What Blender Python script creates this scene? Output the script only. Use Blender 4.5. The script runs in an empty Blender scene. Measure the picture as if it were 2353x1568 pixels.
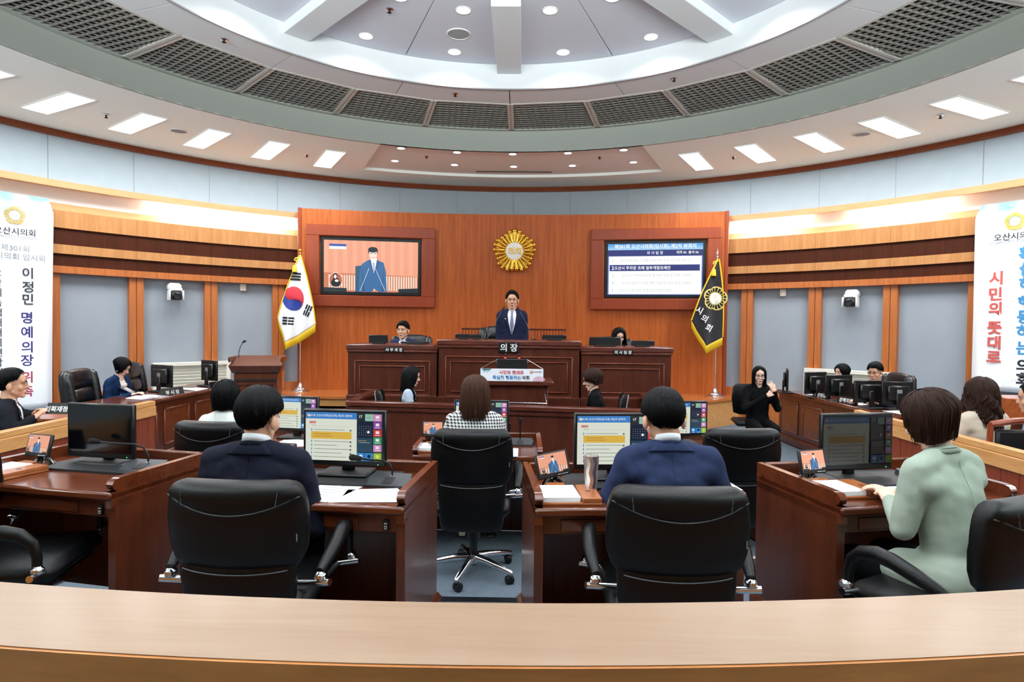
import bpy, bmesh, math, random
from mathutils import Vector, Matrix, noise
from mathutils.bvhtree import BVHTree
from math import sin, cos, pi, sqrt, radians as R_, atan2
random.seed(7)
S = bpy.context.scene
C = S.collection
CY = 4.537                      # centre of the round chamber (x = 0)

# ---------------------------------------------------------------- camera
cd = bpy.data.cameras.new('camera'); cam = bpy.data.objects.new('camera', cd); C.objects.link(cam)
f_, pit, yaw, rol = 1418.6, -.0254, .0156, .0107
fw = Vector((-sin(yaw)*cos(pit), cos(yaw)*cos(pit), sin(pit)))
rt = Vector((cos(yaw), sin(yaw), 0)); up = rt.cross(fw)
r2 = rt*cos(rol)+up*sin(rol); u2 = -rt*sin(rol)+up*cos(rol)
cam.matrix_world = Matrix(((r2.x, u2.x, -fw.x, .193), (r2.y, u2.y, -fw.y, 0), (r2.z, u2.z, -fw.z, 1.7), (0, 0, 0, 1)))
cd.sensor_width = 36; cd.lens = 36*f_/2353; cd.clip_start = .05; cd.clip_end = 100
S.camera = cam
# ---------------------------------------------------------------- world, lights, exposure
w = bpy.data.worlds.new('world'); S.world = w; w.use_nodes = True
w.node_tree.nodes['Background'].inputs[0].default_value = (.8, .85, .9, 1)
w.node_tree.nodes['Background'].inputs[1].default_value = .2
S.view_settings.view_transform = 'Standard'; S.view_settings.look = 'None'
S.view_settings.exposure = 0.27; S.view_settings.gamma = 1; S.view_settings.use_curve_mapping = False
PANEL_W, SPOT_W, DOWN_W, TUBE_E = 29.0, 36.0, 9.0, 46.0

def light(kind, loc, power, color=(1, 1, 1), rot=(0, 0, 0), **k):
    l = bpy.data.lights.new(kind.lower()+'_light', kind); l.energy = power; l.color = color
    for a, b in k.items(): setattr(l, a, b)
    o = bpy.data.objects.new(kind.lower()+'_light', l); o.location = loc; o.rotation_euler = rot; C.objects.link(o)
    return o
for gx in (-4.2, 0, 4.2): light('AREA', (gx, -.6, 2.9), 270.0, (.93, 1, 1), (R_(138), 0, 0), shape='RECTANGLE', size=3.4, size_y=.8, spread=R_(100))      # unseen uplights added behind the camera to lift the ceiling
PANEL_ANG = [27.9+8.15*i for i in range(11)]
for sg in (-1, 1):
    for a in PANEL_ANG:
        t = R_(a*sg)
        light('AREA', (6.53*sin(t), CY+6.53*cos(t), 4.405), PANEL_W, (.92, .965, 1), (0, 0, -t), shape='RECTANGLE', size=.29, size_y=1.19)
for k in range(8):
    for (r, off) in ((2.0, 13), (2.0, 32), (3.0, 12.5), (3.0, 32.5)):
        t = R_(45*k+off)
        light('SPOT', (r*sin(t), CY+r*cos(t), 4.95), SPOT_W, (.92, .95, 1), spot_size=R_(150), spot_blend=.6, shadow_soft_size=.07)
DOWN = [(-1.74, 9.77), (-.88, 9.98), (.015, 10.06), (.9, 9.985), (1.76, 9.79), (-2.0, 10.565), (-1.01, 10.8), (.018, 10.89), (1.04, 10.8), (2.05, 10.55)]
for x, y in DOWN:
    light('SPOT', (x, y, 4.47), DOWN_W, (1, .97, .93), spot_size=R_(140), spot_blend=.7, shadow_soft_size=.06)

# ---------------------------------------------------------------- helpers
def lin(c):
    return tuple(((v/255)/12.92 if v/255 <= .04045 else ((v/255+.055)/1.055)**2.4) for v in c)
MATS = {}
def mat(name, col, rough=.5, metal=0, bump=0, bscale=60, emit=0, coat=0, spec=.5, var=0, vscale=8, alpha=1, sheen=0, vs3=None):
    if name in MATS: return MATS[name]
    m = bpy.data.materials.new(name); m.use_nodes = True; MATS[name] = m
    nt = m.node_tree; b = nt.nodes['Principled BSDF']; c = (*lin(col), 1)
    b.inputs['Base Color'].default_value = c; b.inputs['Roughness'].default_value = rough
    b.inputs['Metallic'].default_value = metal; b.inputs['Specular IOR Level'].default_value = spec
    b.inputs['Coat Weight'].default_value = coat; b.inputs['Coat Roughness'].default_value = .15
    if sheen: b.inputs['Sheen Weight'].default_value = sheen
    if alpha < 1: b.inputs['Alpha'].default_value = alpha
    if emit:
        b.inputs['Emission Color'].default_value = c; b.inputs['Emission Strength'].default_value = emit
    if bump or var:
        tc = nt.nodes.new('ShaderNodeTexCoord'); mp = nt.nodes.new('ShaderNodeMapping')
        nt.links.new(tc.outputs['Object'], mp.inputs[0])
        if vs3: mp.inputs['Scale'].default_value = vs3
    if bump:
        n = nt.nodes.new('ShaderNodeTexNoise'); n.inputs['Scale'].default_value = bscale; n.inputs['Detail'].default_value = 3
        nt.links.new(mp.outputs[0], n.inputs['Vector'])
        bp = nt.nodes.new('ShaderNodeBump'); bp.inputs['Strength'].default_value = bump; bp.inputs['Distance'].default_value = .01
        nt.links.new(n.outputs[0], bp.inputs['Height']); nt.links.new(bp.outputs[0], b.inputs['Normal'])
    if var:
        n = nt.nodes.new('ShaderNodeTexNoise'); n.inputs['Scale'].default_value = vscale; n.inputs['Detail'].default_value = 4
        nt.links.new(mp.outputs[0], n.inputs['Vector'])
        mx = nt.nodes.new('ShaderNodeMix'); mx.data_type = 'RGBA'
        mx.inputs['A'].default_value = tuple(v*(1-var) for v in c[:3])+(1,); mx.inputs['B'].default_value = tuple(min(1, v*(1+var)) for v in c[:3])+(1,)
        nt.links.new(n.outputs[0], mx.inputs['Factor']); nt.links.new(mx.outputs['Result'], b.inputs['Base Color'])
    return m
def wood(name, c1, c2, sc=(26, 26, 1.2), rough=.35, coat=.1, bump=.03, spec=.35):
    m = bpy.data.materials.new(name); m.use_nodes = True; MATS[name] = m
    nt = m.node_tree; b = nt.nodes['Principled BSDF']; L = nt.links.new
    tc = nt.nodes.new('ShaderNodeTexCoord'); mp = nt.nodes.new('ShaderNodeMapping'); mp.inputs['Scale'].default_value = sc
    n = nt.nodes.new('ShaderNodeTexNoise'); n.inputs['Scale'].default_value = 1; n.inputs['Detail'].default_value = 6; n.inputs['Roughness'].default_value = .65; n.inputs['Distortion'].default_value = .6
    n2 = nt.nodes.new('ShaderNodeTexNoise'); n2.inputs['Scale'].default_value = 5; n2.inputs['Detail'].default_value = 3
    L(tc.outputs['Object'], mp.inputs[0]); L(mp.outputs[0], n.inputs['Vector']); L(mp.outputs[0], n2.inputs['Vector'])
    ad = nt.nodes.new('ShaderNodeMath'); ad.operation = 'MULTIPLY_ADD'; ad.inputs[1].default_value = .35; L(n2.outputs[0], ad.inputs[0])
    L(n.outputs[0], ad.inputs[2])
    cr = nt.nodes.new('ShaderNodeValToRGB'); e = cr.color_ramp.elements
    e[0].position = .46; e[0].color = (*lin(c2), 1); e[1].position = .86; e[1].color = (*lin(c1), 1)
    L(ad.outputs[0], cr.inputs[0]); L(cr.outputs[0], b.inputs['Base Color'])
    b.inputs['Roughness'].default_value = rough; b.inputs['Coat Weight'].default_value = coat; b.inputs['Coat Roughness'].default_value = .2; b.inputs['Specular IOR Level'].default_value = spec
    if bump:
        bp = nt.nodes.new('ShaderNodeBump'); bp.inputs['Strength'].default_value = bump; bp.inputs['Distance'].default_value = .005
        L(ad.outputs[0], bp.inputs['Height']); L(bp.outputs[0], b.inputs['Normal'])
    return m

class MB:
    def __init__(s): s.v = []; s.f = []; s.m = []
    def add(s, vs, fs, m=0, M=None):
        k = len(s.v)
        s.v += [tuple(M @ Vector(p)) for p in vs] if M is not None else [tuple(p) for p in vs]
        s.f += [tuple(i+k for i in q) for q in fs]; s.m += [m]*len(fs); return s
    def box(s, c, d, m=0, rz=0, bev=0, M=None):
        hx, hy, hz = d[0]/2, d[1]/2, d[2]/2; T = Matrix.Translation(c) @ Matrix.Rotation(rz, 4, 'Z')
        if M is not None: T = M @ T
        if not bev:
            vs = [(x, y, z) for x in (-hx, hx) for y in (-hy, hy) for z in (-hz, hz)]
            fs = [(0, 1, 3, 2), (4, 6, 7, 5), (0, 4, 5, 1), (2, 3, 7, 6), (0, 2, 6, 4), (1, 5, 7, 3)]
            return s.add(vs, fs, m, T)
        b = min(bev, hx*.9, hy*.9, hz*.9); vs = []; ix = {}
        for sx in (-1, 1):
            for sy in (-1, 1):
                for sz in (-1, 1):
                    for ax in range(3):
                        p = [sx*(hx-b), sy*(hy-b), sz*(hz-b)]; p[ax] = (sx*hx, sy*hy, sz*hz)[ax]
                        ix[sx, sy, sz, ax] = len(vs); vs.append(p)
        fs = []
        for ax in range(3):
            o = [i for i in range(3) if i != ax]
            for sg in (-1, 1):
                q = []
                for a, bb in ((-1, -1), (1, -1), (1, 1), (-1, 1)):
                    k = [0, 0, 0]; k[ax] = sg; k[o[0]] = a; k[o[1]] = bb; q.append(ix[k[0], k[1], k[2], ax])
                fs.append(tuple(q))
            for a in (-1, 1):
                for bb in (-1, 1):
                    q = []
                    for sg, w_ in ((-1, 0), (1, 0), (1, 1), (-1, 1)):
                        k = [0, 0, 0]; k[ax] = sg; k[o[0]] = a; k[o[1]] = bb; q.append(ix[k[0], k[1], k[2], o[w_]])
                    fs.append(tuple(q))
        for sx in (-1, 1):
            for sy in (-1, 1):
                for sz in (-1, 1): fs.append(tuple(ix[sx, sy, sz, a] for a in range(3)))
        return s.add(vs, fs, m, T)
    def tube(s, pts, r, n=8, m=0, M=None, closed=False):
        P = [Vector(p) for p in pts]; k = len(P); rr = r if hasattr(r, '__len__') else [r]*k
        vs = []; N = None
        for i, p in enumerate(P):
            if closed: t = (P[(i+1) % k]-P[i-1]).normalized()
            else: t = (P[min(i+1, k-1)]-P[max(i-1, 0)]).normalized()
            if N is None:
                N = t.orthogonal().normalized()
            N = (N-t*N.dot(t)); N = N.normalized() if N.length > 1e-6 else t.orthogonal().normalized()
            B = t.cross(N)
            vs += [p+(N*cos(2*pi*j/n)+B*sin(2*pi*j/n))*rr[i] for j in range(n)]
        fs = []
        for i in range(k if closed else k-1):
            a = i*n; b = ((i+1) % k)*n
            fs += [(a+j, a+(j+1) % n, b+(j+1) % n, b+j) for j in range(n)]
        if not closed: fs += [tuple(range(n-1, -1, -1)), tuple(range((k-1)*n, k*n))]
        return s.add(vs, fs, m, M)
    def cap(s, a, b, ra, rb, n=10, m=0, M=None):      # tapered capsule
        a = Vector(a); b = Vector(b); d = (b-a); L = d.length; d = d.normalized() if L > 1e-6 else Vector((0, 0, 1))
        if L < 1e-6: b = a+d*1e-4
        pts = []; rr = []
        for q in (-1, -.92, -.7, -.38): pts.append(a+d*ra*q); rr.append(ra*sqrt(max(0, 1-q*q))+1e-5)
        pts.append(a); rr.append(ra)
        for q in (.33, .67): pts.append(a.lerp(b, q)); rr.append(ra+(rb-ra)*q)
        pts.append(b); rr.append(rb)
        for q in (.38, .7, .92, 1): pts.append(b+d*rb*q); rr.append(rb*sqrt(max(0, 1-q*q))+1e-5)
        return s.tube(pts, rr, n, m, M)
    def ell(s, c, r, nu=16, nv=10, m=0, M=None, Rm=None):
        vs = []
        for i in range(nv+1):
            th = pi*i/nv
            for j in range(nu):
                p = Vector((r[0]*sin(th)*cos(2*pi*j/nu), r[1]*sin(th)*sin(2*pi*j/nu), r[2]*cos(th)))
                if Rm is not None: p = Rm @ p
                vs.append(p+Vector(c))
        fs = [(i*nu+j, (i+1)*nu+j, (i+1)*nu+(j+1) % nu, i*nu+(j+1) % nu) for i in range(nv) for j in range(nu)]
        return s.add(vs, fs, m, M)
    def lathe(s, prof, n=24, m=0, M=None):
        vs = [(r*cos(2*pi*j/n), r*sin(2*pi*j/n), z) for r, z in prof for j in range(n)]; k = len(prof)
        fs = [(i*n+j, i*n+(j+1) % n, (i+1)*n+(j+1) % n, (i+1)*n+j) for i in range(k-1) for j in range(n)]
        fs += [tuple(range(n-1, -1, -1)), tuple(range((k-1)*n, k*n))]
        return s.add(vs, fs, m, M)
    def prism(s, poly, z0, z1, m=0, M=None):
        n = len(poly); vs = [(x, y, z0) for x, y in poly]+[(x, y, z1) for x, y in poly]
        fs = [tuple(range(n-1, -1, -1)), tuple(range(n, 2*n))]+[(i, (i+1) % n, n+(i+1) % n, n+i) for i in range(n)]
        return s.add(vs, fs, m, M)
    def sweep(s, prof, a0, a1, n, m=0, closed=True, cx=0, cy=CY, caps=True):   # section (radius, z) turned about the room axis, degrees
        k = len(prof); vs = []; full = abs(a1-a0) >= 359.9; rows = n if full else n+1
        for i in range(rows):
            t = R_(a0+(a1-a0)*i/n); vs += [(cx+r*sin(t), cy+r*cos(t), z) for r, z in prof]
        fs = []
        for i in range(n):
            a = i*k; b = ((i+1) % rows)*k
            fs += [(a+j, b+j, b+(j+1) % k, a+(j+1) % k) for j in range(k if closed else k-1)]
        if closed and not full and caps: fs += [tuple(range(k)), tuple(range((rows-1)*k+k-1, (rows-1)*k-1, -1))]
        return s.add(vs, fs, m)
    def mesh(s, name, mats, smooth=True, ang=38, fixn=True):
        me = bpy.data.meshes.new(name); me.from_pydata(s.v, [], s.f); me.validate()
        for q in (mats if isinstance(mats, (list, tuple)) else [mats]): me.materials.append(q)
        if len(me.polygons) == len(s.m): me.polygons.foreach_set('material_index', s.m)
        if fixn:
            bm = bmesh.new(); bm.from_mesh(me); bmesh.ops.recalc_face_normals(bm, faces=bm.faces); bm.to_mesh(me); bm.free()
        if smooth: me.shade_smooth(); me.set_sharp_from_angle(angle=R_(ang))
        me.update(); return me
    def build(s, name, mats, parent=None, M=None, **k):
        return link(name, s.mesh(name, mats, **k), parent, M)
def link(name, me, parent=None, M=None):
    o = bpy.data.objects.new(name, me); C.objects.link(o)
    if parent: o.parent = parent
    if M is not None: o.matrix_basis = M
    return o
def tag(o, label=None, cat=None, group=None, kind=None):
    if label: o['label'] = label
    if cat: o['category'] = cat
    if group: o['group'] = group
    if kind: o['kind'] = kind
    return o
def thing(name, label, cat, loc=(0, 0, 0), rz=0, group=None, M=None):
    o = bpy.data.objects.new(name, None); C.objects.link(o); o.empty_display_size = .1
    if M is not None: o.matrix_basis = M
    else: o.location = loc; o.rotation_euler = (0, 0, rz)
    return tag(o, label, cat, group)
def dup(root, loc=None, rz=None, label=None, M=None, group=None):
    r = root.copy(); C.objects.link(r)
    if M is not None: r.matrix_basis = M
    else: r.location = loc; r.rotation_euler = (0, 0, rz)
    if label: r['label'] = label
    if group: r['group'] = group
    def rec(a, b):
        for ch in a.children:
            c = ch.copy(); C.objects.link(c); c.parent = b; rec(ch, c)
    rec(root, r); return r
def TR(loc, rz=0, rx=0, ry=0): return Matrix.Translation(loc) @ Matrix.Rotation(rz, 4, 'Z') @ Matrix.Rotation(ry, 4, 'Y') @ Matrix.Rotation(rx, 4, 'X')
def pol(r, a, z=0): return Vector((r*sin(R_(a)), CY+r*cos(R_(a)), z))
_tc = bpy.data.curves.new('lettering', 'FONT'); _to = bpy.data.objects.new('lettering_source', _tc); C.objects.link(_to)
_vl = bpy.context.view_layer
def text_mesh(body, size, material, bold=0, depth=.0008, sx=1, name='lettering', shear=0, space=1):
    # lettering lies in XZ facing -Y, centred on its own box
    _tc.body = body; _tc.size = size; _tc.offset = bold*size; _tc.extrude = depth; _tc.align_x = 'CENTER'; _tc.align_y = 'CENTER'
    _tc.space_line = .9; _tc.shear = shear; _tc.space_character = space; _tc.resolution_u = 3
    _to.data = _tc; _vl.update()
    me = bpy.data.meshes.new_from_object(_to.evaluated_get(bpy.context.evaluated_depsgraph_get()))
    me.name = name; me.materials.clear(); me.materials.append(material)
    if len(me.vertices):
        xs = [v.co.x for v in me.vertices]; ys = [v.co.y for v in me.vertices]; ox = (min(xs)+max(xs))/2; oy = (min(ys)+max(ys))/2
        for v in me.vertices: v.co = Vector(((v.co.x-ox)*sx, -v.co.z, v.co.y-oy))
    return me

# ---------------------------------------------------------------- materials
white_ceil = mat('white painted ceiling', (212, 216, 218), .75, var=.02)
white_out = mat('white painted outer ceiling', (240, 249, 245), .7)
grey_fascia = mat('grey green painted fascia', (160, 166, 158), .7)
dome_m = mat('lavender white dome paint', (202, 204, 213), .8)
slat_m = mat('grey grille slats', (126, 124, 118), .6)
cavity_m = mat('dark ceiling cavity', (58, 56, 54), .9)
emis_w = mat('lit diffuser', (255, 255, 255), .5, emit=2.2)
emis_c = mat('lit cove tube', (255, 255, 250), .5, emit=TUBE_E)
cove_m = mat('white cove paint', (250, 252, 250), .7)
fabric = mat('blue grey wall fabric', (162, 175, 182), .95, bump=.25, bscale=160, var=.06, vscale=5)
fabric_lo = mat('grey wall fabric', (152, 160, 168), .95, bump=.25, bscale=160, var=.07, vscale=3)  # same fabric as the upper panels, its dimmer light put into the colour
w_tan = wood('light tan veneer', (190, 136, 84), (168, 112, 62), (14, 14, 1.0), .4)
w_cap = wood('pale tan veneer', (206, 156, 108), (196, 144, 96), (3, 3, 14), .4)
w_dband = wood('dark brown veneer', (74, 36, 20), (60, 28, 15), (14, 14, 1.0), .5, 0, spec=.12)
w_crown = wood('chestnut veneer', (132, 66, 36), (112, 54, 30), (4, 4, 14), .4)
w_post = wood('amber veneer', (190, 112, 58), (164, 90, 44), (24, 24, 1.2), .35)
w_stage = wood('orange brown cherry veneer', (184, 98, 42), (150, 72, 28), (20, 20, .9), .38, .05, spec=.25)
w_frame = wood('red brown cherry veneer', (150, 66, 34), (132, 56, 28), (20, 20, 1.2), .3, .2)
w_floor = wood('polished stage boards', (205, 128, 70), (166, 92, 44), (1.2, 26, 26), .14, .5)
w_step = wood('light oak step', (222, 168, 108), (200, 142, 84), (2, 20, 20), .3, .2)
w_dark = wood('dark walnut', (88, 41, 26), (64, 27, 17), (9, 9, 1.4), .45, .0, spec=.2)
w_darkh = wood('dark walnut along', (100, 48, 33), (74, 33, 23), (1.4, 12, 12), .25, .4)
w_desk = wood('red mahogany', (98, 48, 27), (70, 31, 16), (10, 10, 1.4), .28, .35)
w_deskh = wood('red mahogany along', (108, 52, 28), (78, 35, 18), (1.6, 14, 14), .16, .5)
w_burl = wood('amber panel burl', (124, 62, 34), (96, 44, 24), (8, 8, 7), .3, .3)
w_redp = wood('red partition veneer', (140, 66, 42), (118, 52, 34), (30, 30, 1.2), .4, .1)
w_rail = wood('tan rail', (222, 166, 106), (200, 142, 84), (3, 3, 20), .35, .2)
w_ledge = wood('pale beech ledge', (150, 122, 98), (140, 110, 84), (1.1, 16, 16), .35, .15, .01)
w_ledgef = wood('honey ledge face', (190, 122, 58), (158, 94, 38), (1.3, 8, 9), .35, .2)
carpet = mat('blue grey carpet', (100, 114, 126), .98, bump=.6, bscale=260, var=.22, vscale=30)
leather = mat('black leather', (8, 9, 11), .38, bump=.15, bscale=240, spec=.28)
leather2 = mat('soft black leather', (14, 15, 18), .3, bump=.35, bscale=26, spec=.6)
plastic = mat('black plastic', (14, 14, 15), .35)
plastic_m = mat('matt black plastic', (18, 18, 19), .6)
stitch = mat('grey piping', (64, 66, 70), .4)
chrome = mat('polished chrome', (225, 228, 232), .12, 1)
steel = mat('brushed steel', (225, 222, 216), .36, 1, bump=.05, bscale=40)
white_m = mat('white enamel', (236, 236, 232), .4)
cream = mat('cream painted metal', (232, 228, 214), .5)
paper = mat('white paper', (240, 242, 246), .8)
ink = mat('grey print', (170, 172, 178), .8)
gold = mat('polished gold', (226, 178, 72), .2, 1)
black = mat('flat black', (8, 8, 8), .8)

# ---------------------------------------------------------------- ceiling
def struct(name, mb, mats, parent=None, **k):
    o = mb.build(name, mats, parent, **k)
    if not parent: o['kind'] = 'structure'
    return o
ceil = MB()
# outer soffit with the raised bay over the stage (between -22.3 and 22.3 degrees)
ceil.sweep([(7.97, 4.472), (5.153, 4.406), (5.153, 4.50), (7.97, 4.56)], 22.3, 337.7, 120, 0)
ceil.sweep([(7.97, 4.472), (7.02, 4.450), (7.02, 4.56), (7.97, 4.56)], -22.3, 22.3, 20, 0)
ceil.sweep([(7.04, 4.50), (5.16, 4.475), (5.16, 4.56), (7.04, 4.56)], -22.3, 22.3, 20, 1)
ceil.sweep([(5.20, 4.406), (5.153, 4.406), (5.153, 4.56), (5.20, 4.56)], -22.3, 22.3, 20, 0)
ceiling = struct('ceiling', ceil, [white_out, mat('rosy white bay paint', (226, 228, 227), .7)], ang=20)
o = MB().sweep([(5.153, 4.406), (5.09, 4.70), (5.09, 4.735), (5.2, 4.735), (5.2, 4.406)], 0, 360, 144).build('ceiling_fascia', grey_fascia, ceiling, ang=20)
MB().sweep([(5.10, 4.70), (5.02, 4.70), (5.02, 4.74), (5.10, 4.74)], 0, 360, 144).build('grille_ring', grey_fascia, ceiling, ang=20)
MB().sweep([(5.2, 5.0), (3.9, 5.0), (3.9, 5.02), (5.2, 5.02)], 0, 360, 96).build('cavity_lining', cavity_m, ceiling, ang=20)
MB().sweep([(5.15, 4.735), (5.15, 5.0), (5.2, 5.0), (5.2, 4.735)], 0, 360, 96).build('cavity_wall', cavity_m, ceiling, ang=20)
# open cell grille, one panel per 15 degrees
hw = R_(7.5); fr = MB(); sl = MB()
def seg(mb, a, b, w_, z0, z1):
    a = Vector((*a, 0)); b = Vector((*b, 0)); d = (b-a); L = d.length; ang = atan2(d.y, d.x); c = (a+b)/2
    mb.box((c.x, c.y, (z0+z1)/2), (L, w_, z1-z0), 0, ang)
for i in range(1, 15):
    u = -.66+.66*2*i/15
    y0 = max(3.96, (abs(u)+.03)/math.tan(hw)); y1 = sqrt(5.03**2-u*u)
    if y1 > y0+.02: seg(sl, (u, y0), (u, y1), .011, 4.712, 4.734)
for i in range(1, 12):
    y = 3.95+1.08*i/12; h = y*math.tan(hw)-.025
    seg(sl, (-h, y), (h, y), .011, 4.712, 4.732)
for sg in (-1, 1):
    seg(fr, (sg*3.95*sin(hw)-sg*.018, 3.95*cos(hw)), (sg*5.05*sin(hw)-sg*.018, 5.05*cos(hw)), .05, 4.70, 4.76)
seg(fr, (-.50, 3.93), (.50, 3.93), .04, 4.705, 4.76)
frm = fr.mesh('grille_panel', mat('pale grille frame', (186, 184, 178), .6), smooth=False); slm = sl.mesh('grille_slats', slat_m, smooth=False)
for k in range(24):
    p = link('grille_panel', frm, ceiling, TR((0, CY, 0), -R_(7.5+15*k)))
    q = link('grille_slats', slm, p); q['kind'] = 'stuff'
# white soffit ring in sixteen boards, then the lit upstand and the dome
sm_ = MB().sweep([(3.95, 4.716), (3.345, 4.693), (3.345, 4.76), (3.95, 4.76)], -11.16, 11.16, 10, cy=0).mesh('soffit_board', white_ceil, ang=20)
dm_ = MB(); dm_.sweep([(3.32, 4.969), (.02, 4.969), (.02, 5.0), (3.32, 5.0)], -11.12, 11.12, 8, cy=0); dm_ = dm_.mesh('dome_board', dome_m, ang=20)
for k in range(16):
    link('soffit_board', sm_, ceiling, TR((0, CY, 0), -R_(11.25+22.5*k)))
    link('dome_board', dm_, ceiling, TR((0, CY, 0), -R_(11.25+22.5*k)))
MB().sweep([(3.336, 4.68), (3.356, 4.68), (3.36, 5.01), (3.289, 5.01), (3.289, 4.969)], 0, 360, 128).build('dome_upstand', white_ceil, ceiling, ang=20)
MB().sweep([(3.332, 4.676), (3.36, 4.676), (3.36, 4.69), (3.332, 4.69)], 0, 360, 128).build('dome_lip', mat('grey lip', (150, 150, 152), .5), ceiling, ang=20)
bm_ = MB().box((0, 2.475, 4.915), (.30, 1.65, .115), bev=.006).mesh('dome_beam', white_ceil, ang=20)
for k in range(8): link('dome_beam', bm_, ceiling, TR((0, CY, 0), -R_(45*k)))
MB().lathe([(8.3, 5.1), (8.3, 5.15)], 64, M=TR((0, CY, 0))).build('ceiling_slab', white_ceil, ceiling)

# ceiling fittings
def rect_light():
    t = thing('ceiling_light', '', 'ceiling light'); mb = MB()
    for x, y, sx, sy in ((-.155, 0, .012, 1.24), (.155, 0, .012, 1.24), (0, .615, .3, .012), (0, -.615, .3, .012)): mb.box((x, y, 0), (sx, sy, .02))
    mb.build('frame', white_m, t, smooth=False); MB().box((0, 0, .004), (.30, 1.22, .008)).build('diffuser', emis_w, t, smooth=False); return t
pl0 = None
side = {-1: 'left', 1: 'right'}; nth = ['nearest the stage', 'second from the stage', 'third from the stage', 'fourth from the stage', 'fifth from the stage', 'sixth from the stage, cut by the frame']
for sg in (-1, 1):
    for i in range(6):
        a = PANEL_ANG[i]*sg; M_ = TR(pol(6.53, a, 4.432), -R_(a)) @ Matrix.Rotation(.0234, 4, 'X')
        lb = f'bright rectangular ceiling light, {nth[i]} in the {side[sg]} row'
        if pl0 is None: pl0 = rect_light(); pl0.matrix_basis = M_; pl0['label'] = lb; pl0['group'] = 'rectangular ceiling lights'
        else: dup(pl0, M=M_, label=lb)
def downlight(r):
    t = thing('downlight', '', 'ceiling light'); MB().lathe([(r*1.16, 0), (r*1.16, -.006), (r, -.006), (r, 0)], 24).build('ring', white_m, t)
    MB().lathe([(r, -.001), (r*.99, -.004)], 24).build('lens', emis_w, t, smooth=False); return t
d0 = downlight(.062); first = True
rowl = ['far left', 'second from left', 'middle', 'second from right', 'far right']
for i, (x, y) in enumerate(DOWN):
    lb = f'small round downlight above the stage, {rowl[i%5]} of the {"front" if i < 5 else "back"} row'
    if first: d0.location = (x, y, 4.474); d0['label'] = lb; d0['group'] = 'downlights over the stage'; first = False
    else: dup(d0, (x, y, 4.474 if i < 5 else 4.484), 0, lb)
d1 = downlight(.072); first = True
DL = {(-32.5, 3): 'outermost on the left of the dome', (-12.5, 3): 'below the round speaker, left of the middle beam', (12.5, 3): 'near the dome rim, right of the middle beam', (32.5, 3): 'outermost on the right of the dome',
      (-32, 2): 'cut by the top edge, left of the dome seam', (-13, 2): 'above the round speaker, left of the middle beam', (13, 2): 'upper one right of the middle beam', (32, 2): 'cut by the top edge, right of the dome seam'}
for (a, r), lb in DL.items():
    lb = 'round dome downlight, '+lb; p = pol(r, a, 4.968)
    if first: d1.location = p; d1['label'] = lb; d1['group'] = 'downlights in the dome'; first = False
    else: dup(d1, p, 0, lb)
def speaker(r):
    t = thing('ceiling_speaker', '', 'speaker'); MB().lathe([(r*1.08, 0), (r*1.08, -.008), (r, -.01), (r, 0)], 28).build('rim', white_m, t)
    MB().lathe([(r, -.004), (r*.5, -.008), (.001, -.009)], 28).build('mesh_cover', mat('grey speaker mesh', (150, 150, 152), .8, bump=.4, bscale=500), t); return t
s0 = speaker(.125); s0.location = pol(2.53, -12.6, 4.968); s0['label'] = 'round grey speaker grille in the dome between two downlights'
s1 = speaker(.105); s1.location = (-4.742, 8.826, 4.43); s1['label'] = 'round flat speaker in the left outer ceiling between two light panels'
dup(s1, (4.917, 8.784, 4.43), 0, 'round flat speaker in the right outer ceiling between two light panels')
def sprinkler():
    t = thing('sprinkler', '', 'sprinkler'); MB().lathe([(.045, 0), (.045, -.004), (.03, -.012), (.012, -.014)], 16).build('plate', chrome, t)
    MB().lathe([(.010, -.01), (.010, -.03), (.022, -.032), (.022, -.036), (.002, -.038)], 12).build('head', black, t); return t
SP = [(-3.0, 6.58, 4.705, 'white soffit ring at upper left'), (-.706, 8.09, 4.705, 'white soffit ring left of centre'), (2.0, 7.565, 4.705, 'white soffit ring right of centre'),
      (-5.34, 8.161, 4.425, 'left outer ceiling between the two nearest light panels'), (-3.333, 10.058, 4.44, 'left outer ceiling between the two farthest panels'), (-1.416, 10.275, 4.49, 'recessed bay, left part'),
      (1.445, 10.259, 4.49, 'recessed bay, right part'), (3.553, 10.025, 4.44, 'right outer ceiling between the two farthest panels'), (5.486, 8.006, 4.425, 'right outer ceiling between the two nearest light panels'), (-1.217, 6.472, 4.968, 'dome panel left of the seam')]
k0 = sprinkler()
for i, (x, y, z, lb) in enumerate(SP):
    lb = 'small dark sprinkler head in the '+lb
    if i == 0: k0.location = (x, y, z); k0['label'] = lb; k0['group'] = 'sprinklers in the ceiling'
    else: dup(k0, (x, y, z), 0, lb)
tag(MB().box((.02, 11.27, 4.483), (1.37, .02, .01)).build('slot_diffuser', plastic_m), 'thin dark slot in the recessed ceiling above the stage', 'vent')

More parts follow.
